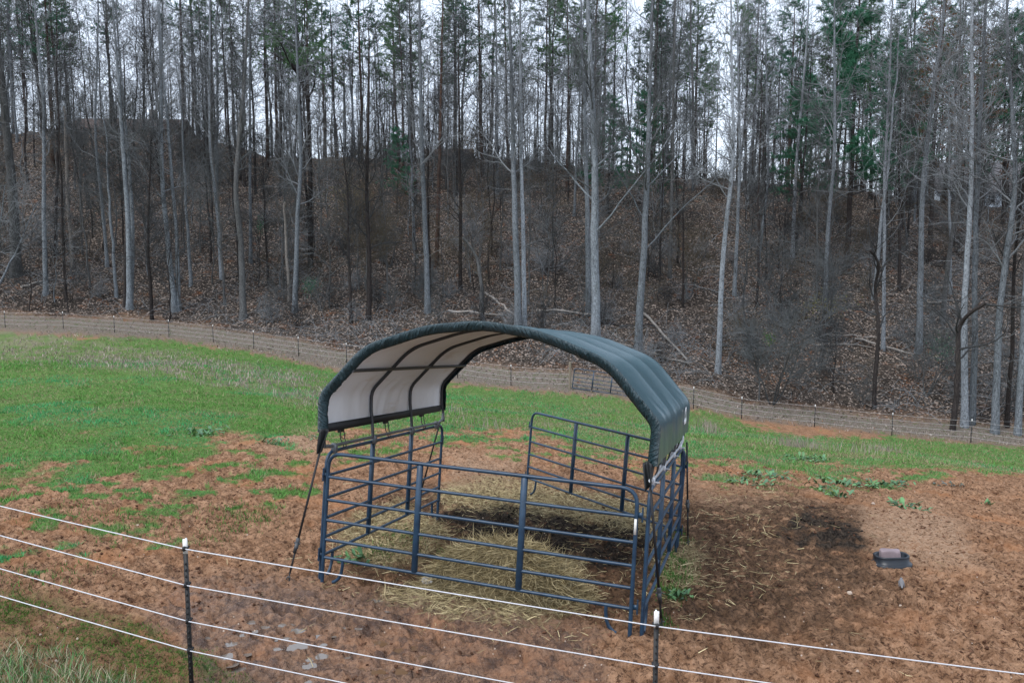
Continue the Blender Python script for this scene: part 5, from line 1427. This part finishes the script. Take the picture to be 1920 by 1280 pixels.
# near fence
near = thing('electric_fence', 'near fence of four white ropes on black steel posts with white tips', 'fence', Matrix.Translation((-2.54, 6.0, EYE - 3.47)))
near.location = (-2.54, 6.0, EYE - 3.47); 
Yn = {1: 6.0, 2: 5.3}
rows1, rows2 = [1026, 1094, 1161, 1216], [1170, 1245, 1325, 1392]
p1 = [at(349 + 3.4 * i, rows1[i], Yn[1]) for i in range(4)]; p2 = [at(1231 - 1.5 * i, rows2[i], Yn[2]) for i in range(4)]
left = [at(0, yv, 6.75) for yv in (946, 1001, 1063, 1114)]; right = [at(1920, yv, 4.95) for yv in (1261, 1345, 1440, 1520)]
p0 = [a + (l - a) * 1.6 for a, l in zip(p1, left)]; p3 = [a + (l - a) * 1.35 for a, l in zip(p2, right)]
for i in range(4): wire([p0[i], p1[i] + [0, -.03, 0], p2[i] + [0, -.03, 0], p3[i]], .0048, near, .006)
bpy.context.view_layer.update()
for top, wl in ((at(347, 1010, 6.0), p1), (at(1231, 1145, 5.3), p2), (p0[0] + [0, 0, .06], p0), (p3[0] + [0, 0, .06], p3)):
    po_ = tpost(top, 1.35, .0175, near, True)
    for q in wl:
        A = q - np.array(near.location); A[0] = top[0] - near.location[0]; A[1] = top[1] - near.location[1]
        b = MB(); b.box((A[0], A[1] + .008, A[2]), (.050, .046, .026), None, .008); b.box((A[0], A[1] - .030, A[2]), (.022, .028, .04), None, .006); obj('insulator', b.mesh('insulator'), m_black, po_)
# far fence
fp = [(-110, 612, 58.5), (10, 615, 57), (119, 617, 55.5), (215, 624, 54.7), (317, 632, 54), (400, 642, 53), (476, 654, 51), (560, 668, 48), (650, 680, 47), (756, 696, 46), (858, 710, 45), (958, 723, 44), (1068, 731, 43.2)]
fp2 = [(1218, 752, 42.3), (1300, 768, 41.8), (1390, 785, 41.3), (1527, 801, 40.8), (1672, 815, 40.2), (1820, 829, 38.8), (1985, 846, 37.2)]
for lst, lab, nm in ((fp, 'far pasture fence of white ropes running left of the gate below the woods', 'a'), (fp2, 'far pasture fence of white ropes running right from behind the canopy corner', 'b')):
    bs_ = []
    for px, py, Yd in lst:
        q = at(px, py, Yd); q[2] = gz(q[0], q[1]); bs_.append(q)
    f_ = thing('pasture_fence', lab, 'fence', None); f_.location = bs_[1]
    for q in bs_[:-1] if nm == 'a' else bs_[1:]: tpost(q + [0, 0, 1.22], 1.22, .024, f_, False)
    e = bs_[-1] if nm == 'a' else bs_[0]
    b = MB(); A = e - bs_[1]; b.tube([A + [0, 0, -.3], A + [.02, 0, 1.55]], .065, 10); obj('end_post', b.mesh('end_post'), m_wood, f_)
    for hgt in (1.12, .84, .56, .28): wire([q + [0, -.03, hgt] for q in bs_], .0048, f_, .02)
# farm gate between the wooden posts
A, B = at(1072, 731, 43.2), at(1212, 750, 42.3); A[2] = gz(A[0], A[1]) + .08; B[2] = gz(B[0], B[1]) + .08
ln = np.linalg.norm(B - A); ux = nrm(B - A); uy = nrm(np.cross([0, 0, 1], ux)); uz = np.cross(ux, uy)
gt = thing('farm_gate', 'dark tube farm gate far off under the canopy arch', 'gate', Matrix([[ux[i], uy[i], uz[i], A[i]] for i in range(3)] + [[0, 0, 0, 1]]))
gh = 1.12
b = MB(); b.tube(np.vstack([[(.03, 0, 0)], bend((.03, 0, 0), (.03, 0, gh), (ln, 0, gh), .1), bend((0, 0, gh), (ln - .03, 0, gh), (ln - .03, 0, 0), .1), [(ln - .03, 0, 0)], [(.03, 0, 0)]]), .026, 8); obj('frame', b.mesh('frame'), m_blue, gt)
for z in (.88, .64, .42, .21): b = MB(); b.tube([(.04, 0, z), (ln - .04, 0, z)], .02, 7); obj('rail', b.mesh('rail'), m_blue, gt)
for x in (.27, .52, .77): b = MB(); b.box((ln * x, 0, gh / 2), (.06, .045, gh - .05)); obj('stay', b.mesh('stay', False), m_blue, gt)
